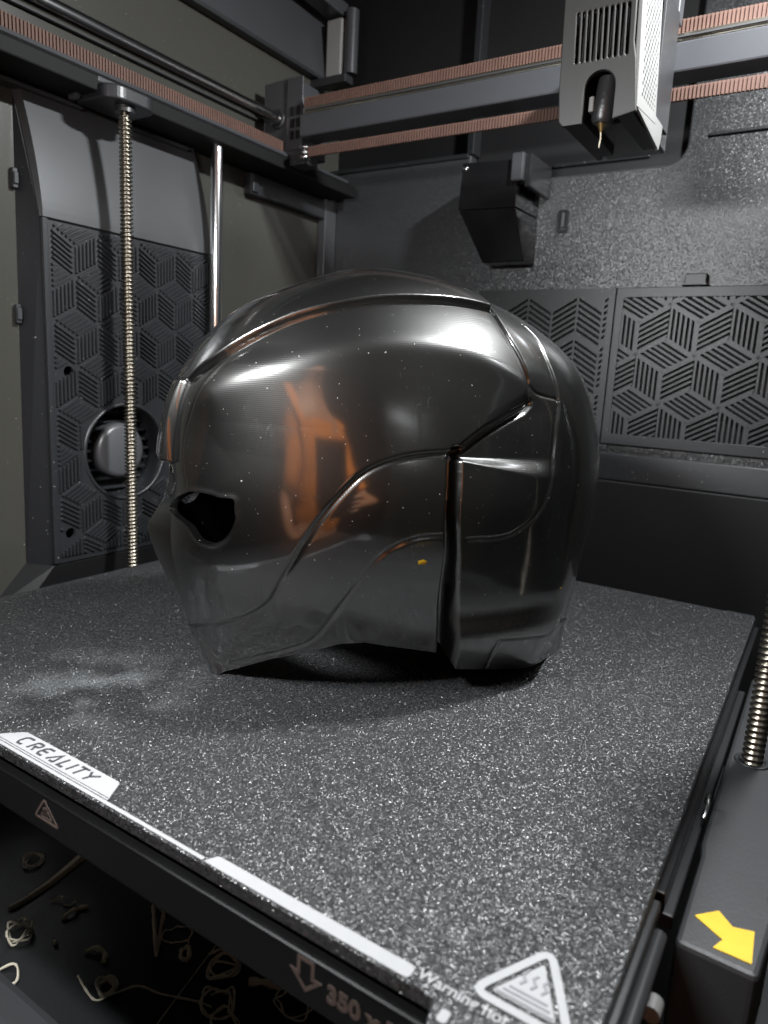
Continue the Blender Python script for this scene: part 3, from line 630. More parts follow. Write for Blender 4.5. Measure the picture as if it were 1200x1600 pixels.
def letters(mb, word, x, y, h, w, adv, sw, z, frame=None):
    for c in word:
        for st in GL[c]: stroke(mb, [(x+px_*w, y+py_*h) for px_, py_ in st], sw, z[0], z[1], frame)
        x += adv.get(c, adv['_'])
m = MB(); letters(m, 'CREALITY', 0.1600, 0.0046, 0.0044, 0.0052, {'_': 0.0062, 'I': 0.0030, 'L': 0.0050, 'T': 0.0052}, 0.0009, (0.00035, 0.00055))
m.build('lettering', M['ink'], lab)
MB().box(0.1495, 0.2152, 0.00285, 0.00305, 0.00035, 0.0005).build('label_rule', M['ink'], lab)
# hot surface triangle and wording on the tab
tri = [(0.3412, 0.0062), (0.3668, 0.0062), (0.3540, 0.0300)]
def shrink(t, k):
    c = sum((Vector(p) for p in t), Vector((0, 0)))/3; return [tuple(c+(Vector(p)-c)*k) for p in t]
wt = MB(); stroke(wt, roundpoly(shrink(tri, 0.90), 0.004, 5), 0.0021, 0.0001, 0.0004, None, True)
wt = wt.build('warning_triangle', M['white_print'], pt)
MB().prism(roundpoly(shrink(tri, 0.60), 0.001, 3), 2, 0.0001, 0.0003).build('triangle_field', M['white_print'], wt)
m = MB()
for k in range(3):
    xx = 0.3512+k*0.0026
    stroke(m, [(xx, 0.0148), (xx+0.0008, 0.0162), (xx-0.0004, 0.0178), (xx+0.0004, 0.0192)], 0.0006, 0.0003, 0.0005)
for k in range(3): stroke(m, [(0.3472+k*0.0011, 0.0100+k*0.0014), (0.3608-k*0.0011, 0.0100+k*0.0014)], 0.0005, 0.0003, 0.0005)
m.build('heat_symbol', mat('grey ink', (0.16, 0.16, 0.17), 0.6), wt)
def text_mesh(name, body, size, m_, parent, place, rot=(0, 0, 0), bold=0.0, depth=0.0001):
    cu = bpy.data.curves.new('t', 'FONT'); cu.body = body; cu.size = size; cu.extrude = depth; cu.offset = bold
    ob = bpy.data.objects.new('t', cu); COL.objects.link(ob); dg = bpy.context.evaluated_depsgraph_get(); dg.update()
    me = bpy.data.meshes.new_from_object(ob.evaluated_get(dg)); me.name = name; bpy.data.objects.remove(ob)
    o = bpy.data.objects.new(name, me); COL.objects.link(o); me.materials.clear(); me.materials.append(m_)
    o.parent = parent; off = parent.location+(parent.parent.location if parent.parent else Vector((0, 0, 0)))
    o.location = Vector(place)-off; o.rotation_euler = rot
    return o
text_mesh('warning_text', 'Warning hot surface', 0.0044, M['white_print'], pt, (0.3302, 0.0022, 0.0003), bold=0.00008)
MB().prism(roundpoly([(0.3392, -0.0050), (0.3416, -0.0050), (0.3416, -0.0014), (0.3392, -0.0014)], 0.001), 2, 0.0001, 0.0003).build('white_bar', M['white_print'], pt)

bc = thing('bed_carriage', 'black bed carriage with printed front rail below the build plate', 'bed carriage', (S/2, D/2, -0.021))
MB().box(0.003, 0.368, 0.004, D-0.002, -0.0112, -0.0048).build('heated_bed', M['black'], bc, 0.0006)
rail = MB().box(0.002, 0.336, -0.0030, 0.0038, -0.0205, -0.0062).build('front_rail', mat('black rail plastic', (0.004, 0.004, 0.004), 0.3, 0.0, 0.25, None, 0.3, 40, rvar=0.06), bc, 0.0008)
MB().box(0.002, 0.342, -0.0016, 0.004, -0.0222, -0.0207).build('rail_lip', M['black'], bc, 0.0004)
MB().box(0.006, 0.366, 0.012, D-0.006, -0.0200, -0.0114).build('under_frame', M['black'], bc, 0.001)
MB().box(0.3695, 0.3728, 0.075, D-0.004, -0.0105, -0.0055).build('side_clamp', M['gloss_black'], bc, 0.0006)
MB().box(0.3695, 0.3755, 0.075, 0.265, -0.0165, -0.0118).build('side_rail', M['black'], bc, 0.0006)
MB().box(0.3690, 0.3722, 0.004, 0.072, -0.0115, -0.0060).build('side_clamp', M['black'], bc, 0.0006)
MB().tube([(0.3735, 0.000, -0.0125), (0.3735, 0.066, -0.0125)], 0.0022, 12).build('cable_sleeve', M['frame'], bc)
MB().tube([(0.3755, 0.128, -0.009), (0.3760, 0.131, -0.0045), (0.3752, 0.136, -0.0040), (0.3745, 0.139, -0.009)], 0.0007, 8).build('wire_hook', M['chrome'], bc)
MB().tube([(0.3765, 0.044, -0.018), (0.3765, 0.049, -0.018)], 0.0024, 14).build('bolt', M['palegrey'], bc)
MB().box(0.352, 0.3690, D-0.001, D+0.006, -0.0045, -0.001).build('rear_stop', M['black'], bc, 0.0006)
def on_rail(x, z, t): return (x, -0.0030-t, z)
m = MB(); stroke(m, roundpoly([(0.1835, -0.0152), (0.1965, -0.0152), (0.1890, -0.0075)], 0.001, 3), 0.0008, 0.0, 0.00015, on_rail, True)
stroke(m, roundpoly([(0.1868, -0.0140), (0.1930, -0.0140), (0.1895, -0.0100)], 0.0004, 2), 0.0004, 0.0, 0.00015, on_rail, True)
for k in range(3): stroke(m, [(0.1882+k*0.0011, -0.0132), (0.1882+k*0.0011, -0.0108)], 0.0004, 0.0, 0.00015, on_rail)
m.build('hot_symbol', M['rail_ink'], rail)
m = MB(); stroke(m, [(0.2995, -0.0072), (0.3040, -0.0072), (0.3040, -0.0118), (0.3060, -0.0118), (0.3018, -0.0158), (0.2976, -0.0118), (0.2995, -0.0118)], 0.0011, 0.0, 0.00015, on_rail, True)
m.build('arrow_symbol', M['rail_ink'], rail)
text_mesh('size_text', '350 x 350', 0.0068, M['rail_ink'], rail, (0.3085, -0.0031, -0.0150), (math.pi/2, 0, 0), bold=0.0003)

ar = thing('support_arm', 'grey support arm with a yellow arrow right of the build plate', 'arm', (0.387, 0.17, -0.045))
aloop = [(0.3775, 0.067), (0.3985, 0.0665), (0.4010, 0.098), (0.3990, 0.1020), (0.4010, 0.1060), (0.4030, 0.29), (0.3765, 0.29), (0.3765, 0.118), (0.3775, 0.112)]
MB().prism(roundpoly(aloop, 0.002, 3), 2, -0.045, -0.0125).build('arm_body', mat('satin grey casting', (0.024, 0.025, 0.027), 0.5, 0.1, 0.5, (900, 0.2, 0.0004), 0.15, 60), ar, 0.0015)
MB().prism([(0.3805, 0.0805), (0.3862, 0.0868), (0.3905, 0.0822), (0.3960, 0.0840), (0.3965, 0.0705), (0.3868, 0.0705), (0.3887, 0.0752)], 2, -0.0124, -0.0122).build('yellow_arrow', M['yellow'], ar)
MB().lathe([(0.0060, -0.0128), (0.0068, -0.0122), (0.0064, -0.0118), (0.0048, -0.0118), (0.0048, -0.020)], (0.3855, 0.190, 0), 2, 28).build('nut_collar', M['black'], ar)
ar2 = MB().box(0.377, 0.43, 0.02, 0.30, -0.152, -0.10).build('side_floor_step', M['black'], None, 0.003); structure(ar2)

# ------------------------------------------------------------------ filament scraps on the chamber floor
def scrap(label, pts, r, seg=6):
    z = -0.1519
    P = [Vector((p[0], p[1], (p[2] if len(p) > 2 else 0)+z)) for p in pts]
    out = []
    for i in range(len(P)-1):           # Catmull-Rom smoothing
        a, b, c, d = P[max(i-1, 0)], P[i], P[i+1], P[min(i+2, len(P)-1)]
        for k in range(5):
            t = k/5; out.append(0.5*((2*b)+(c-a)*t+(2*a-5*b+4*c-d)*t*t+(3*b-a-3*c+d)*t**3))
    out.append(P[-1]); r *= 1.15; rr = [r*(0.75+0.5*random.random()) for _ in out]
    for p in out: p.z = max(p.z, z+r*1.05)
    o = MB().tube(out, rr, seg).build('filament_scrap', M['filament'])
    return tag(o, label, 'filament scrap', 'filament scraps on the dark chamber floor')
def curl(cx, cy, r, n, zr=0.004, turns=1.5):
    return [(cx+r*(0.7+0.5*random.random())*math.cos(2*math.pi*turns*i/n), cy+r*(0.7+0.5*random.random())*math.sin(2*math.pi*turns*i/n), zr*random.random()) for i in range(n)]
# ================================================================== HELMET
def smooth_table(tab, x, s=0.0):
    t = np.array(sorted(tab), float); lo, hi = t[0, 0], t[-1, 0]; N = 2001; g = np.linspace(lo, hi, N)
    X, Y = t[:, 0], t[:, 1]; m = np.gradient(Y, X)
    i = np.clip(np.searchsorted(X, g)-1, 0, len(X)-2); h = X[i+1]-X[i]; q = (g-X[i])/h
    y = (2*q**3-3*q**2+1)*Y[i]+(q**3-2*q**2+q)*h*m[i]+(-2*q**3+3*q**2)*Y[i+1]+(q**3-q**2)*h*m[i+1]
    if s > 0:
        k = int(s/(hi-lo)*N*3)+1; w = np.exp(-.5*((np.arange(-k, k+1))/(k/3))**2); w /= w.sum()
        yp = np.concatenate([2*y[0]-y[k:0:-1], y, 2*y[-1]-y[-2:-k-2:-1]]); y = np.convolve(yp, w, 'valid')
    return np.interp(x, g, y)
HH = 184.0                      # helmet height in mm; local axes: u face->back, n sideways, z up
zt = lambda z: math.sqrt(1-z/HH)
UF = [(zt(z), u) for z, u in [(184,76),(177,47),(166,21),(150,2),(133,-9),(118,-13.5),(100,-15),(80,-17),(62,-18.5),(45,-15),(25,-9.5),(0,0)]]
UB = [(zt(z), u) for z, u in [(184,76),(177,121),(165,152),(148,176),(127,187),(110,192),(80,191.5),(50,191.5),(25,192.5),(0,193)]]
WW = [(zt(z), w) for z, w in [(184,0),(181,21),(177,34),(165,52),(150,64),(138,69.5),(127,73),(110,76.3),(86,78.3),(66,74.5),(40,62.5),(20,54),(0,45)]]
def ring(zeta, phi):
    z = HH*(1-zeta**2); a_f = smooth_table(UF, zeta, .03); a_b = smooth_table(UB, zeta, .03); w = smooth_table(WW, zeta, .02)
    uc = a_f+(a_b-a_f)*.5; c, s = np.cos(phi), np.sin(phi); lo = np.clip((48-z)/48, 0, 1); lo = lo*lo*(3-2*lo)
    p = 2.0+np.where(c > 0, .68-.62*lo, .35)*np.clip(zeta/.5, 0, 1)
    r = (np.abs(c)**p+np.abs(s)**p)**(-1/p); a = np.where(c > 0, uc-a_f, a_b-uc)
    n = w*s*r*(1-(.10+.20*lo)*np.clip(c, 0, 1)**1.5*np.clip(zeta/.6, 0, 1))
    return uc-a*c*r, n, z
BOT = [(-20,0),(5.5,0.3),(24,13.3),(36,19.2),(50,25),(60,25.6),(67,24),(83,20.5),(96,17),(98.5,16.5),(100.5,15),(116,11.5),(133,8),(150,4.5),(165,1.5),(176,0),(200,0)]
crest = [(113.9,44.0,168.1),(95.8,46.3,169.5),(77.1,47.4,168.8),(60.3,46.9,167.0),(44.9,45.7,163.4),(29.8,42.7,158.6),(15.4,38.8,151.3),(1.5,31.8,141.3),(-6.5,22.7,133.3),(-11.1,16.0,125.2),(-12.9,15.0,115.8),(-14,14.7,106.5),(-14.6,13,97)]
rear = [(110.5,0,177.5),(111.3,27.5,176.1),(113.9,44.0,168.1),(115.7,55.4,158.2),(119.3,61.9,148.7),(121.6,65.6,140.7),(121.6,69.4,130.7),(110.2,72.6,124.5),(96.6,75.0,117.3),(87.1,76.3,109.7),(86.0,77.7,99.2),(86.0,78.0,85.3),(88.8,74.9,68.4),(92.2,66.3,48.1),(101.6,49.8,10.9),(102,45,0)]
jaw1 = [(-9.2,0,21.8),(-7.7,7.3,22.6),(-6.5,14.1,24.9),(-4.6,20.3,27.2),(-1.6,26.5,29.5),(2.2,32.4,31.7),(11.5,44.5,38.4),(18.3,53.3,47.0),(21.6,60.0,58.4),(25.6,65.0,68.4),(31.8,69.4,81.7),(39.2,72.0,92.4),(47.3,73.3,100.8),(55.9,74.3,105.7),(68.0,75.4,108.9),(85.3,76.2,110.5)]
jaw2 = [(9,18,7.5),(20.2,31.1,14.5),(33.5,43.6,22.6),(38.4,48.6,27.2),(42.5,56.0,37.3),(48.8,65.6,53.3),(55.5,72.4,67.4),(64.1,75.2,74.2),(73.6,76.5,77.0),(86,76.9,77.5)]
rline = [(130.0,43.0,163.8),(133.8,48.8,158.2),(135.0,57.7,148.1),(137.9,64.7,132.0),(135.3,69.1,119.5),(133.2,72.3,104.9),(129.4,74.3,93.2),(124.4,75.1,85.3),(111.2,75.9,77.0),(91.8,76.8,76.1)]
rtri = [(121.0,66.2,139.5),(126.0,67.1,134.6),(137.9,64.7,132.0)]
rtri2 = [(130.0,43.0,163.8),(143.9,34.1,162.6),(149.5,33.2,159.0)]
trim_uz = [(118.5,4),(118,12),(117.6,20),(117.4,28.2),(118.8,30.2),(133,28.4),(148,26),(162,23),(176,20),(186,18.5)]
eye = [(-16.6,14.7,77.9),(-15.1,21.3,83.5),(-10.1,35.2,88.9),(-5.1,43.7,89.7),(-0.6,49.3,88.9),(3.6,53.5,88.9),(3.9,54.0,85.3),(4.1,54.2,80.7),(1.6,51.7,74.2),(-2.1,47.6,70.3),(-4.8,44.5,69.4),(-8.5,39.7,70.3),(-12.0,33.2,75.1)]
face = [(-10.4,33.9,91.5),(-11.2,29.7,100.0),(-10.6,27.8,112.0),(-5.7,33.2,125.2),(-1.0,36.7,132.6),(4.7,39.7,138.9),(13.7,43.2,145.9)]
def catmull(pts, k=6, closed=False):
    P = np.array(pts, float); N = len(P); out = []
    for i in range(N if closed else N-1):
        a, b, c, d = (P[(i-1) % N], P[i], P[(i+1) % N], P[(i+2) % N]) if closed else (P[max(i-1, 0)], P[i], P[i+1], P[min(i+2, N-1)])
        for j in range(k):
            t = j/k; out.append(0.5*((2*b)+(c-a)*t+(2*a-5*b+4*c-d)*t*t+(3*b-a-3*c+d)*t**3))
    if not closed: out.append(P[-1])
    return np.array(out)
def dist_poly(X, P, cut=9.0):
    d = np.full(len(X), 1e3)
    lo, hi = P.min(0)-cut, P.max(0)+cut; idx = np.where(((X > lo) & (X < hi)).all(1))[0]; Y = X[idx]; dd = d[idx]
    for a, b in zip(P[:-1], P[1:]):
        ab = b-a; L2 = ab@ab
        if L2 < 1e-9: continue
        t = np.clip(((Y-a)@ab)/L2, 0, 1); dd = np.minimum(dd, np.linalg.norm(Y-a-t[:, None]*ab, axis=1))
    d[idx] = dd; return d
def sstep(x, a, b):
    t = np.clip((x-a)/(b-a), 0, 1); return t*t*(3-2*t)
def build_helmet():
    NR, NP = 440, 420
    phi = np.linspace(0, np.pi, NP+1)
    # bottom edge height per column
    zb = np.zeros(NP+1)+10.0
    for _ in range(6):
        ub, nb, _z = ring(np.sqrt(1-zb/HH), phi); zb = np.interp(ub, [p[0] for p in BOT], [p[1] for p in BOT])
    t = (np.linspace(0, 1, NR+1)**0.78)[:, None]
    cr = catmull(rear, 3); crs = cr[np.argsort(cr[:, 2])]
    # bend the columns so that one of them follows the rear joint
    zs = np.maximum(t[:, 0]*math.sqrt(1-14.5/HH), 1e-4); zr = HH*(1-zs**2); fine = np.linspace(0.3, np.pi-0.3, 1500); ps_ = np.zeros(NR+1)
    for i in range(NR+1):
        uu, _n, _z = ring(np.full(1500, zs[i]), fine); ps_[i] = np.interp(np.interp(zr[i], crs[:, 2], crs[:, 0]), uu, fine)
    j0 = int(round(np.median(ps_[zr < 100])/np.pi*NP)); p0 = phi[j0]; wt_ = sstep(178-zr, 0, 10)
    bend = np.where(phi < p0, np.clip((phi-0.75)/(p0-0.75), 0, 1), np.clip((np.pi-0.3-phi)/(np.pi-0.3-p0), 0, 1))
    ph = phi[None, :]+((ps_-p0)*wt_)[:, None]*bend[None, :]
    for _ in range(6):
        ub, nb, _z = ring(np.sqrt(1-zb/HH), ph[-1]); zb = np.interp(ub, [p[0] for p in BOT], [p[1] for p in BOT])
    zeta = np.maximum(t*np.sqrt(1-zb/HH)[None, :], 1e-4)
    u, n, z = ring(zeta, ph); B = np.stack([u, n, z], -1)
    du = np.gradient(B, axis=0); dv = np.gradient(B, axis=1)
    dv[:, 0] = B[:, 1]*[1, 1, 1]-B[:, 1]*[1, -1, 1]; dv[:, -1] = B[:, -2]*[1, -1, 1]-B[:, -2]
    Nn = np.cross(du, dv); ln = np.linalg.norm(Nn, axis=-1, keepdims=True); Nn = Nn/np.maximum(ln, 1e-9)
    ctr = np.array([80, 0, 80.]); sgn = np.sign(((B-ctr)*Nn).sum(-1, keepdims=True)); Nn = np.where(sgn < 0, -Nn, Nn); Nn[0] = [0, 0, 1]
    X = B.reshape(-1, 3); U, Nl, Z = X.T
    D_ = np.zeros(len(X))
    # --- crest band along the top (|n| below a limit that depends on the angle round the head)
    cp = catmull(crest); th = np.arctan2(cp[:, 2]-90, cp[:, 0]-80); o_ = np.argsort(th)
    thX = np.arctan2(Z-90, U-80); nlim = np.interp(thX, th[o_], cp[o_, 1])
    ur = np.interp(Z, crs[:, 2], crs[:, 0])
    dr = dist_poly(X, cr, 12); sr = np.where(U > ur, dr, -dr)
    in_c = (Nl < nlim) & (thX > -0.01) & (Z > 96) & (U < ur)
    dc = dist_poly(X, cp, 8); sc = np.where(in_c, dc, -dc); sc = np.where(in_c & (dc > 100), 50, sc)
    top = np.where(U < 30, sstep(Z, 131, 132), sstep(Z, 95, 99))*(U < ur+2)
    D_ += 2.1*sstep(sc, -0.5, 0.6)*top*sstep(-sr, -0.5, 1.5)
    D_ -= 2.0*np.exp(-((sc+1.5)/0.95)**2)*top*sstep(-sr, -1, 1)*sstep(Z, 132, 136)
    frontside = (U < 30)
    D_ += frontside*sstep(12.6-Nl, -0.35, 0.55)*sstep(131.5-Z, 0, 0.9)*sstep(Z, 96.5, 98.0)*(3.0+2.6*np.clip((131-Z)/33, 0, 1))
    # crease down the middle of the tab to a soft edge
    # --- side panel slightly proud of the face strip, ending at the brow
    fp_ = catmull(face); ft = fp_[np.argsort(fp_[:, 2])]; df = dist_poly(X, fp_, 120)
    uf_ = np.interp(Z, ft[:, 2], ft[:, 0]); sf = np.where(U > uf_, df, -df)
    zl = np.interp(U, [-6, 12], [1.5, 26])
    D_ += 1.7*sstep(sf, -1.6, 1.4)*np.exp(-np.maximum(sf, 0)/16)*sstep((Z-88)/zl, -0.6, 0.6)*sstep(147-Z, 0, 14)*(U < 70)
    D_ -= 0.6*np.exp(-((sf+1.8)/1.0)**2)*sstep(Z, 87, 92)*sstep(143-Z, 0, 10)
    # --- flat-fronted chin with corners
    ufz = smooth_table(UF, np.sqrt(np.clip(1-Z/HH, 0, 1)), .03)
    D_ += 0.6*np.clip(U-ufz, 0, 6)*sstep(14.5-Nl, 0, 4.0)*sstep(34-Z, 0, 26)*(U < 30)
    # --- soft shoulder ridge: domed top above, flat side below
    sh = catmull([(-9,29,112),(-6.9,32.9,121.7),(1,42,128.5),(12.0,50.3,134.6),(34.4,58.3,143.7),(62.9,62.7,149.2),(89.7,64.9,148.1),(107,66.5,143),(121.7,67.8,135.2)], 5)
    ds = dist_poly(X, sh, 60); D_ += 2.9*np.exp(-(np.sqrt(ds**2+20)-4.5)/8.5)*sstep(-sr, 0.5, 6)*sstep(dist_poly(X, sh[:1].repeat(2, 0)+[[0,0,0],[0,0,0.01]], 40), 2, 22)
    # --- nose ridge and bridge
    prof = np.interp(Z, [30, 36, 67, 69.5, 81, 86], [0, 0.6, 7.2, 6.6, 0.0, 0])
    D_ += prof*1.08*np.clip(1-np.sqrt(Nl**2+1.0)/18.0, 0, 1)*(U < 20)
    D_ -= 2.6*np.exp(-((Z-88)/6.5)**2)*np.exp(-(Nl/17.0)**2)*(U < 20)
    # --- rear joint: deep gap below, panel step above
    low = sstep(112-Z, -1.5, 1.5); diag = sstep(Z, 109, 112)*sstep(133-Z, 0, 3); up = sstep(Z, 129, 133)
    D_ -= 7.0*low*sstep(sr, -5.0, -3.6)*sstep(-sr, -0.6, 0.9)
    D_ -= 3.0*diag*sstep(sr, -2.6, -1.9)*sstep(-sr, -3.0, 1.4)
    D_ -= 2.0*up*sstep(sr, -1.9, -0.8)*sstep(-sr, -0.4, 0.5)*sstep(170-Z, 0, 6)
    D_ -= 0.8*up*np.exp(-(sr/0.7)**2)*sstep(Z, 160, 168)
    back = sstep(sr, -0.4, 0.6)
    # recess above the ear block, then the block swelling out below it; all fading toward the back of the head
    fade = sstep(176-U, 0, 34)
    led = 108.5-Z; Ll = np.clip(1.5+(U-87)*0.2, 1.5, 9)
    D_ += back*(-2.4+4.2*np.clip(led/Ll, 0, 1)**2*(3-2*np.clip(led/Ll, 0, 1)))*sstep(Z, 60, 98)*sstep(146-Z, 0, 20)*sstep(142-U, 0, 22)
    D_ += back*fade*smooth_table([(-1, 6.0), (12, 7.6), (22, 9.0), (31, 10.3), (36, 10.4), (42, 8.9), (48, 7.8), (60, 4.4), (75, 1.2), (92, 0), (140, 0), (185, 0)], Z, 0.8)
    D_ += 0.35*np.exp(-(dist_poly(X, catmull(eye+[eye[0]], 4), 6)/1.3)**2)      # raised lip round the eye opening
    # --- grooves
    def groove(P, depth, w, k=5):
        return -depth*np.exp(-(dist_poly(X, catmull(P, k), 6)/w)**2)
    fr_ = sstep(-sr, 3.8, 5.0)
    j1 = catmull(jaw1); D_ += groove(jaw1, 1.15, 0.75)*np.maximum(fr_, low*0); D_ += groove(jaw2, 0.95, 0.7)*fr_
    jt = j1[np.argsort(j1[:, 0])]; dj = dist_poly(X, j1, 9); zj = np.interp(U, jt[:, 0], jt[:, 2])
    below = np.where(Z < zj, dj, -dj)
    D_ -= 0.7*sstep(below, -0.2, 0.6)*np.exp(-np.maximum(below, 0)/7)*(U < 88)*(Nl > 3)*fr_
    D_ += groove(rline, 1.0, 0.65)*back; D_ += groove(rtri, 0.5, 0.6)*back; D_ += groove(rtri2, 0.4, 0.6)
    trim = []
    for uu_, zz_ in trim_uz:
        a1, b1, c1 = ring(np.full(900, math.sqrt(1-zz_/HH)), np.linspace(1.2, np.pi, 900)); k_ = np.argmin(np.abs(a1-uu_)); trim.append((a1[k_], b1[k_], zz_))
    D_ += groove(trim, 0.85, 0.7, 4)*back
    D_ += np.where(below < -50, 0, 0)
    Dg = D_.reshape(u.shape)
    for _ in range(1):                     # light smoothing so no step is sharper than the print would be
        Dg = 0.5*Dg+0.125*(np.roll(Dg, 1, 0)+np.roll(Dg, -1, 0)+np.roll(Dg, 1, 1)+np.roll(Dg, -1, 1)) if False else Dg
    OUT = B+Nn*Dg[..., None]; OUT[:, 0, 1] = 0; OUT[:, -1, 1] = 0
    INN = B-Nn*3.0-Nn*np.maximum(-Dg, 0)[..., None]; INN[:, 0, 1] = 0; INN[:, -1, 1] = 0
    # --- eye opening in unrolled coordinates (arc round the front, height)
    def unroll(P): return np.stack([70*np.arctan2(P[..., 1], 60-P[..., 0]), P[..., 2]], -1)
    ey = catmull([tuple(p) for p in unroll(np.array(eye))], 6, True); E_ = unroll(OUT)
    lo, hi = ey.min(0)-3, ey.max(0)+3
    near = ((E_ > lo) & (E_ < hi)).all(-1) & (OUT[..., 0] < 40)
    def inside(pts):
        r = np.zeros(len(pts), bool)
        for a, b in zip(ey, np.roll(ey, -1, 0)):
            c = (a[1] > pts[:, 1]) != (b[1] > pts[:, 1])
            r ^= c & (pts[:, 0] < (b[0]-a[0])*(pts[:, 1]-a[1])/(b[1]-a[1]+1e-12)+a[0])
        return r
    ins = np.zeros(u.shape, bool); ins[near] = inside(E_[near])
    cen = (E_[:-1, :-1]+E_[1:, :-1]+E_[:-1, 1:]+E_[1:, 1:])/4
    qn = near[:-1, :-1] & near[1:, 1:]; qi = np.zeros(qn.shape, bool); qi[qn] = inside(cen[qn])
    # snap the vertices on the rim of the opening to its outline
    keep = ~qi; vk = np.zeros(u.shape, bool); vd = np.zeros(u.shape, bool)
    for a in (0, 1):
        for b in (0, 1):
            vk[a:NR+a, b:NP+b] |= keep; vd[a:NR+a, b:NP+b] |= qi
    rim = np.argwhere(vk & vd)
    for i, j in rim:
        p = E_[i, j]; best = None
        A, Bq = ey, np.roll(ey, -1, 0); ab = Bq-A; tt = np.clip(((p-A)*ab).sum(1)/(ab*ab).sum(1), 0, 1); q = A+tt[:, None]*ab
        k = np.argmin(((q-p)**2).sum(1)); d = q[k]-p
        Ji = (E_[i+1, j]-E_[i-1, j])/2; Jj = (E_[i, j+1]-E_[i, j-1])/2
        s_ = np.linalg.solve(np.stack([Ji, Jj], 1), d); s_ = np.clip(s_, -1.2, 1.2)
        mv = s_[0]*(B[i+1, j]-B[i-1, j])/2+s_[1]*(B[i, j+1]-B[i, j-1])/2
        OUT[i, j] += mv; INN[i, j] += mv
    # --- assemble full ring (mirror), outer + inner skins
    full = lambda G: np.concatenate([G, (G*[1, -1, 1])[:, NP-1:0:-1]], 1)
    VO, VI = full(OUT), full(INN); NC = VO.shape[1]; nv = (NR+1)*NC
    keepF = np.concatenate([keep, keep[:, ::-1]], 1)                       # NR x NC quads
    cq = lambda G: (G[:-1, :-1]+G[1:, 1:])/2
    SR, SC = cq(sr.reshape(u.shape)), cq(sc.reshape(u.shape))
    ZQ, UQ = cq(z), cq(u)
    part = np.zeros(SR.shape, int); part[SR > -0.2] = 1; part[(SC > -0.4) & (part == 0) & (ZQ > 97)] = 2
    partF = np.concatenate([part, part[:, ::-1]], 1)
    I, J = np.meshgrid(np.arange(NR), np.arange(NC), indexing='ij'); J2 = (J+1) % NC
    quads = np.stack([I*NC+J, I*NC+J2, (I+1)*NC+J2, (I+1)*NC+J], -1)
    # rim quads: bottom edge and the edges of the eye openings
    rims, rpart = [], []
    jj = np.arange(NC); j2 = (jj+1) % NC; a, b = NR*NC+jj, NR*NC+j2
    rims.append(np.stack([a, b, b+nv, a+nv], -1)); rpart.append(partF[NR-1])
    dcol = keepF != np.roll(keepF, -1, 1); ii, cc = np.where(dcol); c2 = (cc+1) % NC
    a, b = ii*NC+c2, (ii+1)*NC+c2; rims.append(np.stack([a, b, b+nv, a+nv], -1)); rpart.append(np.zeros(len(ii), int))
    drow = keepF[:-1] != keepF[1:]; ii, cc = np.where(drow); c2 = (cc+1) % NC
    a, b = (ii+1)*NC+cc, (ii+1)*NC+c2; rims.append(np.stack([a, b, b+nv, a+nv], -1)); rpart.append(np.zeros(len(ii), int))
    rims = np.concatenate(rims); rpart = np.concatenate(rpart)
    qk = quads[keepF]; pk = partF[keepF]
    F_all = np.concatenate([qk, qk[:, ::-1]+nv, rims]); P_all = np.concatenate([pk, pk, rpart])
    flat = np.concatenate([np.zeros(2*len(qk), bool), np.ones(len(rims), bool)])
    V = np.concatenate([VO.reshape(-1, 3), VI.reshape(-1, 3)])*1e-3
    scar = (back*sstep(Z, 31, 37)*sstep(48-Z, 0, 5)*sstep(158-U, 0, 30)).reshape(u.shape)[..., None]
    scar = full(np.concatenate([scar]*3, -1)*[1, 1, 1])[..., 0].ravel(); scar = np.concatenate([scar, scar*0])
    a = math.radians(54); bvec = np.array([math.cos(a), math.sin(a), 0]); nvec = np.array([math.sin(a), -math.cos(a), 0])
    org = np.array([0.1686, 0.0899, 0.0004])-0.010*nvec
    root = thing('helmet', 'glossy gunmetal grey printed helmet standing on the build plate, face to the left', 'helmet', tuple(org))
    Wv = V[:, :1]*bvec+V[:, 1:2]*nvec+V[:, 2:3]*np.array([0, 0, 1.])
    for pid, name in ((0, 'face_shell'), (1, 'rear_shell'), (2, 'crest')):
        sel = P_all == pid; fq = F_all[sel]; used, inv = np.unique(fq, return_inverse=True); fq = inv.reshape(-1, 4)
        me = bpy.data.meshes.new(name); me.vertices.add(len(used)); me.vertices.foreach_set('co', Wv[used].ravel())
        me.loops.add(fq.size); me.loops.foreach_set('vertex_index', fq.ravel().astype(np.int32))
        me.polygons.add(len(fq)); me.polygons.foreach_set('loop_start', np.arange(0, fq.size, 4, dtype=np.int32))
        me.polygons.foreach_set('use_smooth', ~flat[sel]); me.update(calc_edges=True); me.validate()
        at = me.attributes.new('scar', 'FLOAT', 'POINT'); at.data.foreach_set('value', scar[used].astype(np.float32))
        if flat[sel].any():                # keep the rim crisp
            at = me.attributes.new('sharp_edge', 'BOOLEAN', 'EDGE')
            ev = np.zeros(len(me.edges)*2, np.int32); me.edges.foreach_get('vertices', ev); ev = ev.reshape(-1, 2)
            rv = np.zeros(len(used), bool); rv[np.unique(fq[flat[sel]])] = True
            at.data.foreach_set('value', rv[ev[:, 0]] & rv[ev[:, 1]])
        o = bpy.data.objects.new(name, me); COL.objects.link(o); o.parent = root; me.materials.append(M['helmet'])
    # dried yellow flecks on the surface
    def surf(u0, z0):
        k = np.argmin((OUT[..., 0]-u0)**2+(OUT[..., 2]-z0)**2+np.where(OUT[..., 1] < 5, 1e6, 0)); i, j = np.unravel_index(k, u.shape)
        return OUT[i, j], Nn[i, j]
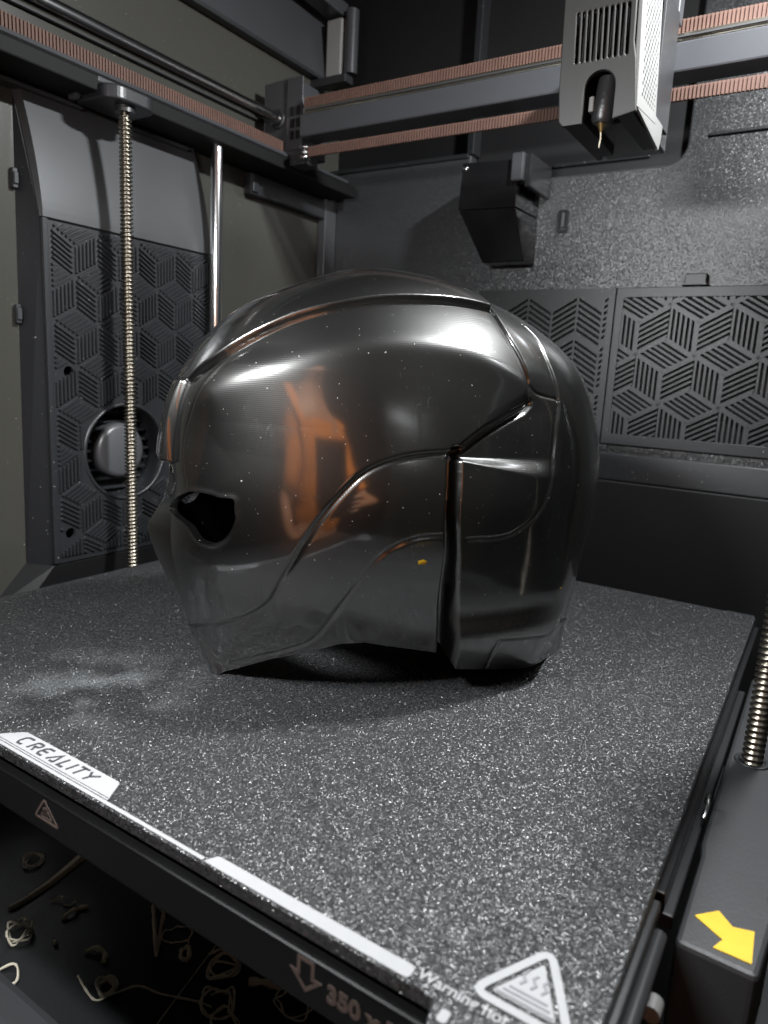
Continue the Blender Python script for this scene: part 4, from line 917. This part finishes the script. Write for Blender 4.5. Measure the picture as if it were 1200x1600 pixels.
    for (u0, z0, sz) in ((75, 66, 2.2), (148, 48, 0.8)):
        p, nn = surf(u0, z0); T = np.cross(nn, [0, 0, 1.]); T /= np.linalg.norm(T); Bt = np.cross(nn, T); m = MB(); pts = []
        for k in range(12):
            aa = 2*math.pi*k/12; rr = sz*(0.65+0.5*random.random()); q = p+nn*0.03+T*rr*1.2*math.cos(aa)+Bt*rr*0.7*math.sin(aa); pts.append(q)
        pts.append(p+nn*0.35); m.add([org+(q[0]*bvec+q[1]*nvec+np.array([0, 0, q[2]]))*1e-3 for q in pts], [(k, (k+1) % 12, 12) for k in range(12)], True)
        m.build('yellow_fleck', M['yellow'], root)
build_helmet()

# ------------------------------------------------------------------ filament scraps (small details)
scrap('round tangle of pale filament on the dark floor, leftmost', curl(0.038, 0.078, 0.0055, 16, 0.004, 3.2), 0.00035)
o = MB(); w_ = 0.0026
pp = [(0.062, 0.050), (0.0625, 0.060), (0.061, 0.074), (0.058, 0.088), (0.055, 0.100)]
for i in range(4):
    (xa, ya), (xb, yb) = pp[i], pp[i+1]; wa = w_*(0.5+0.2*i); wb = w_*(0.7+0.2*i)
    o.hexa([(xa-wa,ya,-0.1518),(xa+wa,ya,-0.1518),(xb+wb,yb,-0.1518),(xb-wb,yb,-0.1518),(xa-wa*0.5,ya,-0.1495),(xa+wa*0.6,ya,-0.1490),(xb+wb*0.6,yb,-0.1493),(xb-wb*0.5,yb,-0.1497)])
tag(o.build('filament_scrap', M['filament'], None, 0.0004), 'long flat pale strip of waste filament on the floor at the left', 'filament scrap', 'filament scraps on the dark chamber floor')
scrap('short bent stub of pale filament right of the long strip', [(0.090, 0.062, 0.001), (0.0915, 0.068, 0.003), (0.091, 0.072), (0.094, 0.075, 0.002)], 0.0009)
scrap('tiny pale bead of filament on the dark floor', [(0.1015, 0.050, 0.001), (0.1025, 0.052, 0.001)], 0.0012)
scrap('hook shaped pale filament near the front sill', [(0.094, 0.024), (0.098, 0.031, 0.002), (0.103, 0.031, 0.002), (0.108, 0.027), (0.106, 0.022)], 0.0006)
scrap('upright loop of pale filament on the floor, middle of the dark area', [(0.149, 0.075), (0.142, 0.080, 0.004), (0.130, 0.089, 0.007), (0.127, 0.092, 0.007), (0.133, 0.093, 0.006), (0.139, 0.086, 0.003), (0.147, 0.077)], 0.0009)
scrap('thin ring of filament beside the upright loop', curl(0.147, 0.090, 0.007, 14, 0.002, 1.1), 0.00035)
scrap('small pale triangle of filament beside the thin ring', [(0.156, 0.085), (0.159, 0.087, 0.003), (0.163, 0.083), (0.160, 0.081, 0.001), (0.156, 0.085)], 0.0009)
scrap('long wandering thread of filament near the lower edge', [(0.128, 0.046), (0.140, 0.043), (0.147, 0.043), (0.150, 0.050), (0.157, 0.058, 0.002), (0.170, 0.063), (0.184, 0.069), (0.192, 0.071)], 0.0005)
scrap('knotted clump of pale filament on the long thread', curl(0.145, 0.049, 0.0045, 12, 0.005, 2.0), 0.0008)
scrap('straight thin thread of filament crossing the floor', [(0.167, 0.099), (0.172, 0.078), (0.178, 0.053), (0.181, 0.045)], 0.0003)
scrap('loose tangle of loops near the printed arrow', curl(0.193, 0.073, 0.0075, 18, 0.007, 2.6), 0.0005)
scrap('flat pale sliver of filament under the front rail', [(0.197, 0.090, 0.001), (0.203, 0.094, 0.002), (0.212, 0.097, 0.001)], 0.0015)
scrap('curly threads of filament under the printed size numbers', curl(0.222, 0.094, 0.009, 16, 0.006, 2.2), 0.0004)

scrap('crumpled clump of pale threads between the long strip and the hook', curl(0.083, 0.044, 0.006, 20, 0.006, 3.4), 0.0005)
scrap('short curved thread left of the bent stub', [(0.074, 0.066), (0.078, 0.070, 0.003), (0.083, 0.069), (0.086, 0.073, 0.002)], 0.0005)
scrap('messy bundle of threads right of the straight thread', curl(0.183, 0.087, 0.008, 22, 0.008, 3.7), 0.0006)
scrap('split pale flake of filament beside the knotted clump', [(0.119, 0.056, 0.001), (0.123, 0.060, 0.003), (0.128, 0.061, 0.001), (0.131, 0.058)], 0.0011)
scrap('fine curl of filament below the loose tangle', curl(0.203, 0.068, 0.006, 14, 0.005, 1.7), 0.0004)

# ------------------------------------------------------------------ the photographer, outside the frame but mirrored in the helmet
def skin_mesh(name, nodes, edges, m_, parent, sub=2):
    off = parent.location if parent else Vector((0, 0, 0))
    me = bpy.data.meshes.new(name); me.from_pydata([tuple(Vector(p)-off) for p, r in nodes], edges, []); o = bpy.data.objects.new(name, me); COL.objects.link(o)
    md = o.modifiers.new('skin', 'SKIN'); md.use_smooth_shade = True
    if not me.skin_vertices: me.attributes
    bpy.context.view_layer.objects.active = o
    for i, (p, r) in enumerate(nodes):
        rr = r if hasattr(r, '__len__') else (r, r); me.skin_vertices[0].data[i].radius = rr
    me.skin_vertices[0].data[0].use_root = True
    s = o.modifiers.new('sub', 'SUBSURF'); s.levels = sub; s.render_levels = sub
    me.materials.append(m_)
    if parent: o.parent = parent
    return o
R_, U_, F_ = _r, _u, _f
def cs(r, u, f): return CAM+R_*r+U_*u+F_*f
ps = thing('person', 'person in an orange shirt holding up a phone in front of the printer', 'person', (0.61, -0.60, -1.10))
pal = cs(0.030, -0.100, -0.040)
body = [((0.61,-0.62,-0.28),(0.13,0.10)),((0.61,-0.60,-0.05),(0.125,0.095)),((0.61,-0.57,0.18),(0.14,0.10)),((0.61,-0.555,0.30),(0.10,0.075)),((0.61,-0.545,0.37),0.052),((0.61,-0.525,0.43),0.055),((0.61,-0.510,0.50),(0.075,0.09)),((0.61,-0.515,0.58),(0.07,0.085)),
        ((0.74,-0.555,0.27),0.058),((0.815,-0.46,0.08),0.044),((0.75,-0.30,0.02),0.036),(tuple(pal-F_*0.035-U_*0.02+R_*0.02),0.026),(tuple(pal),0.030),
        ((0.48,-0.555,0.27),0.058),((0.39,-0.60,0.03),0.044),((0.42,-0.52,-0.18),0.036),((0.47,-0.47,-0.27),0.028),
        ((0.7,-0.63,-0.38),0.095),((0.71,-0.60,-0.72),0.062),((0.71,-0.64,-1.05),0.045),((0.71,-0.54,-1.08),0.04),
        ((0.52,-0.63,-0.38),0.095),((0.51,-0.60,-0.72),0.062),((0.51,-0.64,-1.05),0.045),((0.51,-0.54,-1.08),0.04)]
be = [(0,1),(1,2),(2,3),(3,4),(4,5),(5,6),(6,7),(3,8),(8,9),(9,10),(10,11),(11,12),(3,13),(13,14),(14,15),(15,16),(0,17),(17,18),(18,19),(19,20),(0,21),(21,22),(22,23),(23,24)]
k0 = len(body)
for k, (du_, ln_) in enumerate(((0.030, 0.020), (0.010, 0.026), (-0.010, 0.024), (-0.028, 0.016))):      # four fingers wrap round the right edge
    b0 = cs(0.040, -0.088+du_, -0.030); b1 = cs(0.052, -0.086+du_, -0.010); b2 = cs(0.046, -0.084+du_, 0.004); b3 = cs(0.030-ln_*0.2, -0.083+du_, 0.006)
    i = len(body); body += [(tuple(b0), 0.010), (tuple(b1), 0.009), (tuple(b2), 0.0085), (tuple(b3), 0.007)]; be += [(12, i), (i, i+1), (i+1, i+2), (i+2, i+3)]
i = len(body); body += [(tuple(cs(-0.010, -0.110, -0.036)), 0.012), (tuple(cs(-0.034, -0.085, -0.024)), 0.010), (tuple(cs(-0.040, -0.070, -0.012)), 0.008)]; be += [(12, i), (i, i+1), (i+1, i+2)]
skin_mesh('body', body, be, M['skin'], ps, 2)
shirt = [((0.61,-0.62,-0.30),(0.155,0.12)),((0.61,-0.60,-0.05),(0.15,0.115)),((0.61,-0.57,0.18),(0.165,0.12)),((0.61,-0.555,0.305),(0.10,0.08)),((0.75,-0.555,0.27),0.075),((0.81,-0.47,0.10),0.064),((0.47,-0.555,0.27),0.075),((0.395,-0.60,0.05),0.064)]
skin_mesh('shirt', shirt, [(0,1),(1,2),(2,3),(3,4),(4,5),(3,6),(6,7)], M['orange'], ps, 2)
_tx = bpy.data.textures.new('cloth folds', 'CLOUDS'); _tx.noise_scale = 0.11
_dm = bpy.data.objects['shirt'].modifiers.new('folds', 'DISPLACE'); _dm.texture = _tx; _dm.strength = 0.075; _dm.mid_level = 0.5
skin_mesh('trousers', [((0.61,-0.62,-0.28),(0.14,0.11)),((0.7,-0.63,-0.38),0.105),((0.71,-0.60,-0.72),0.075),((0.71,-0.64,-1.02),0.06),((0.52,-0.63,-0.38),0.105),((0.51,-0.60,-0.72),0.075),((0.51,-0.64,-1.02),0.06)], [(0,1),(1,2),(2,3),(0,4),(4,5),(5,6)], M['denim'], ps, 2)
skin_mesh('hair', [((0.61,-0.545,0.50),(0.078,0.075)),((0.61,-0.535,0.60),(0.080,0.085))], [(0,1)], M['hair'], ps, 2)
for sx in (-1, 1): MB().lathe([(0, 0.004), (0.008, 0.002), (0.011, -0.004)], (0.61+sx*0.030, -0.423, 0.515), 1, 14).build('eye', M['hair'], ps)
MB().tube([(0.61, -0.425, 0.515), (0.61, -0.408, 0.485), (0.61, -0.425, 0.475)], [0.006, 0.013, 0.008], 10).build('nose', M['skin'], ps)
ph = thing('phone', 'dark phone held upright by the person', 'phone', tuple(cs(0, -0.055, -0.016)))
q = []
for f_ in (-0.021, -0.0125):
    for (a, b) in ((-0.038, -0.135), (0.038, -0.135), (0.038, 0.025), (-0.038, 0.025)): q.append(tuple(cs(a, b, f_)))
MB().hexa(q).build('phone_body', M['gloss_black'], ph, 0.002)
for (a, b) in ((0.018, 0.010), (0.018, -0.012)):
    lens = MB()
    ring_ = [[tuple(cs(a+0.006*math.cos(2*math.pi*k/16), b+0.006*math.sin(2*math.pi*k/16), f_)) for k in range(16)] for f_ in (-0.0125, -0.0110)]
    lens.add(ring_[0]+ring_[1], [(k, (k+1) % 16, 16+(k+1) % 16, 16+k) for k in range(16)]+[tuple(range(16, 32))])
    lens.build('camera_lens', M['chrome'], ph)
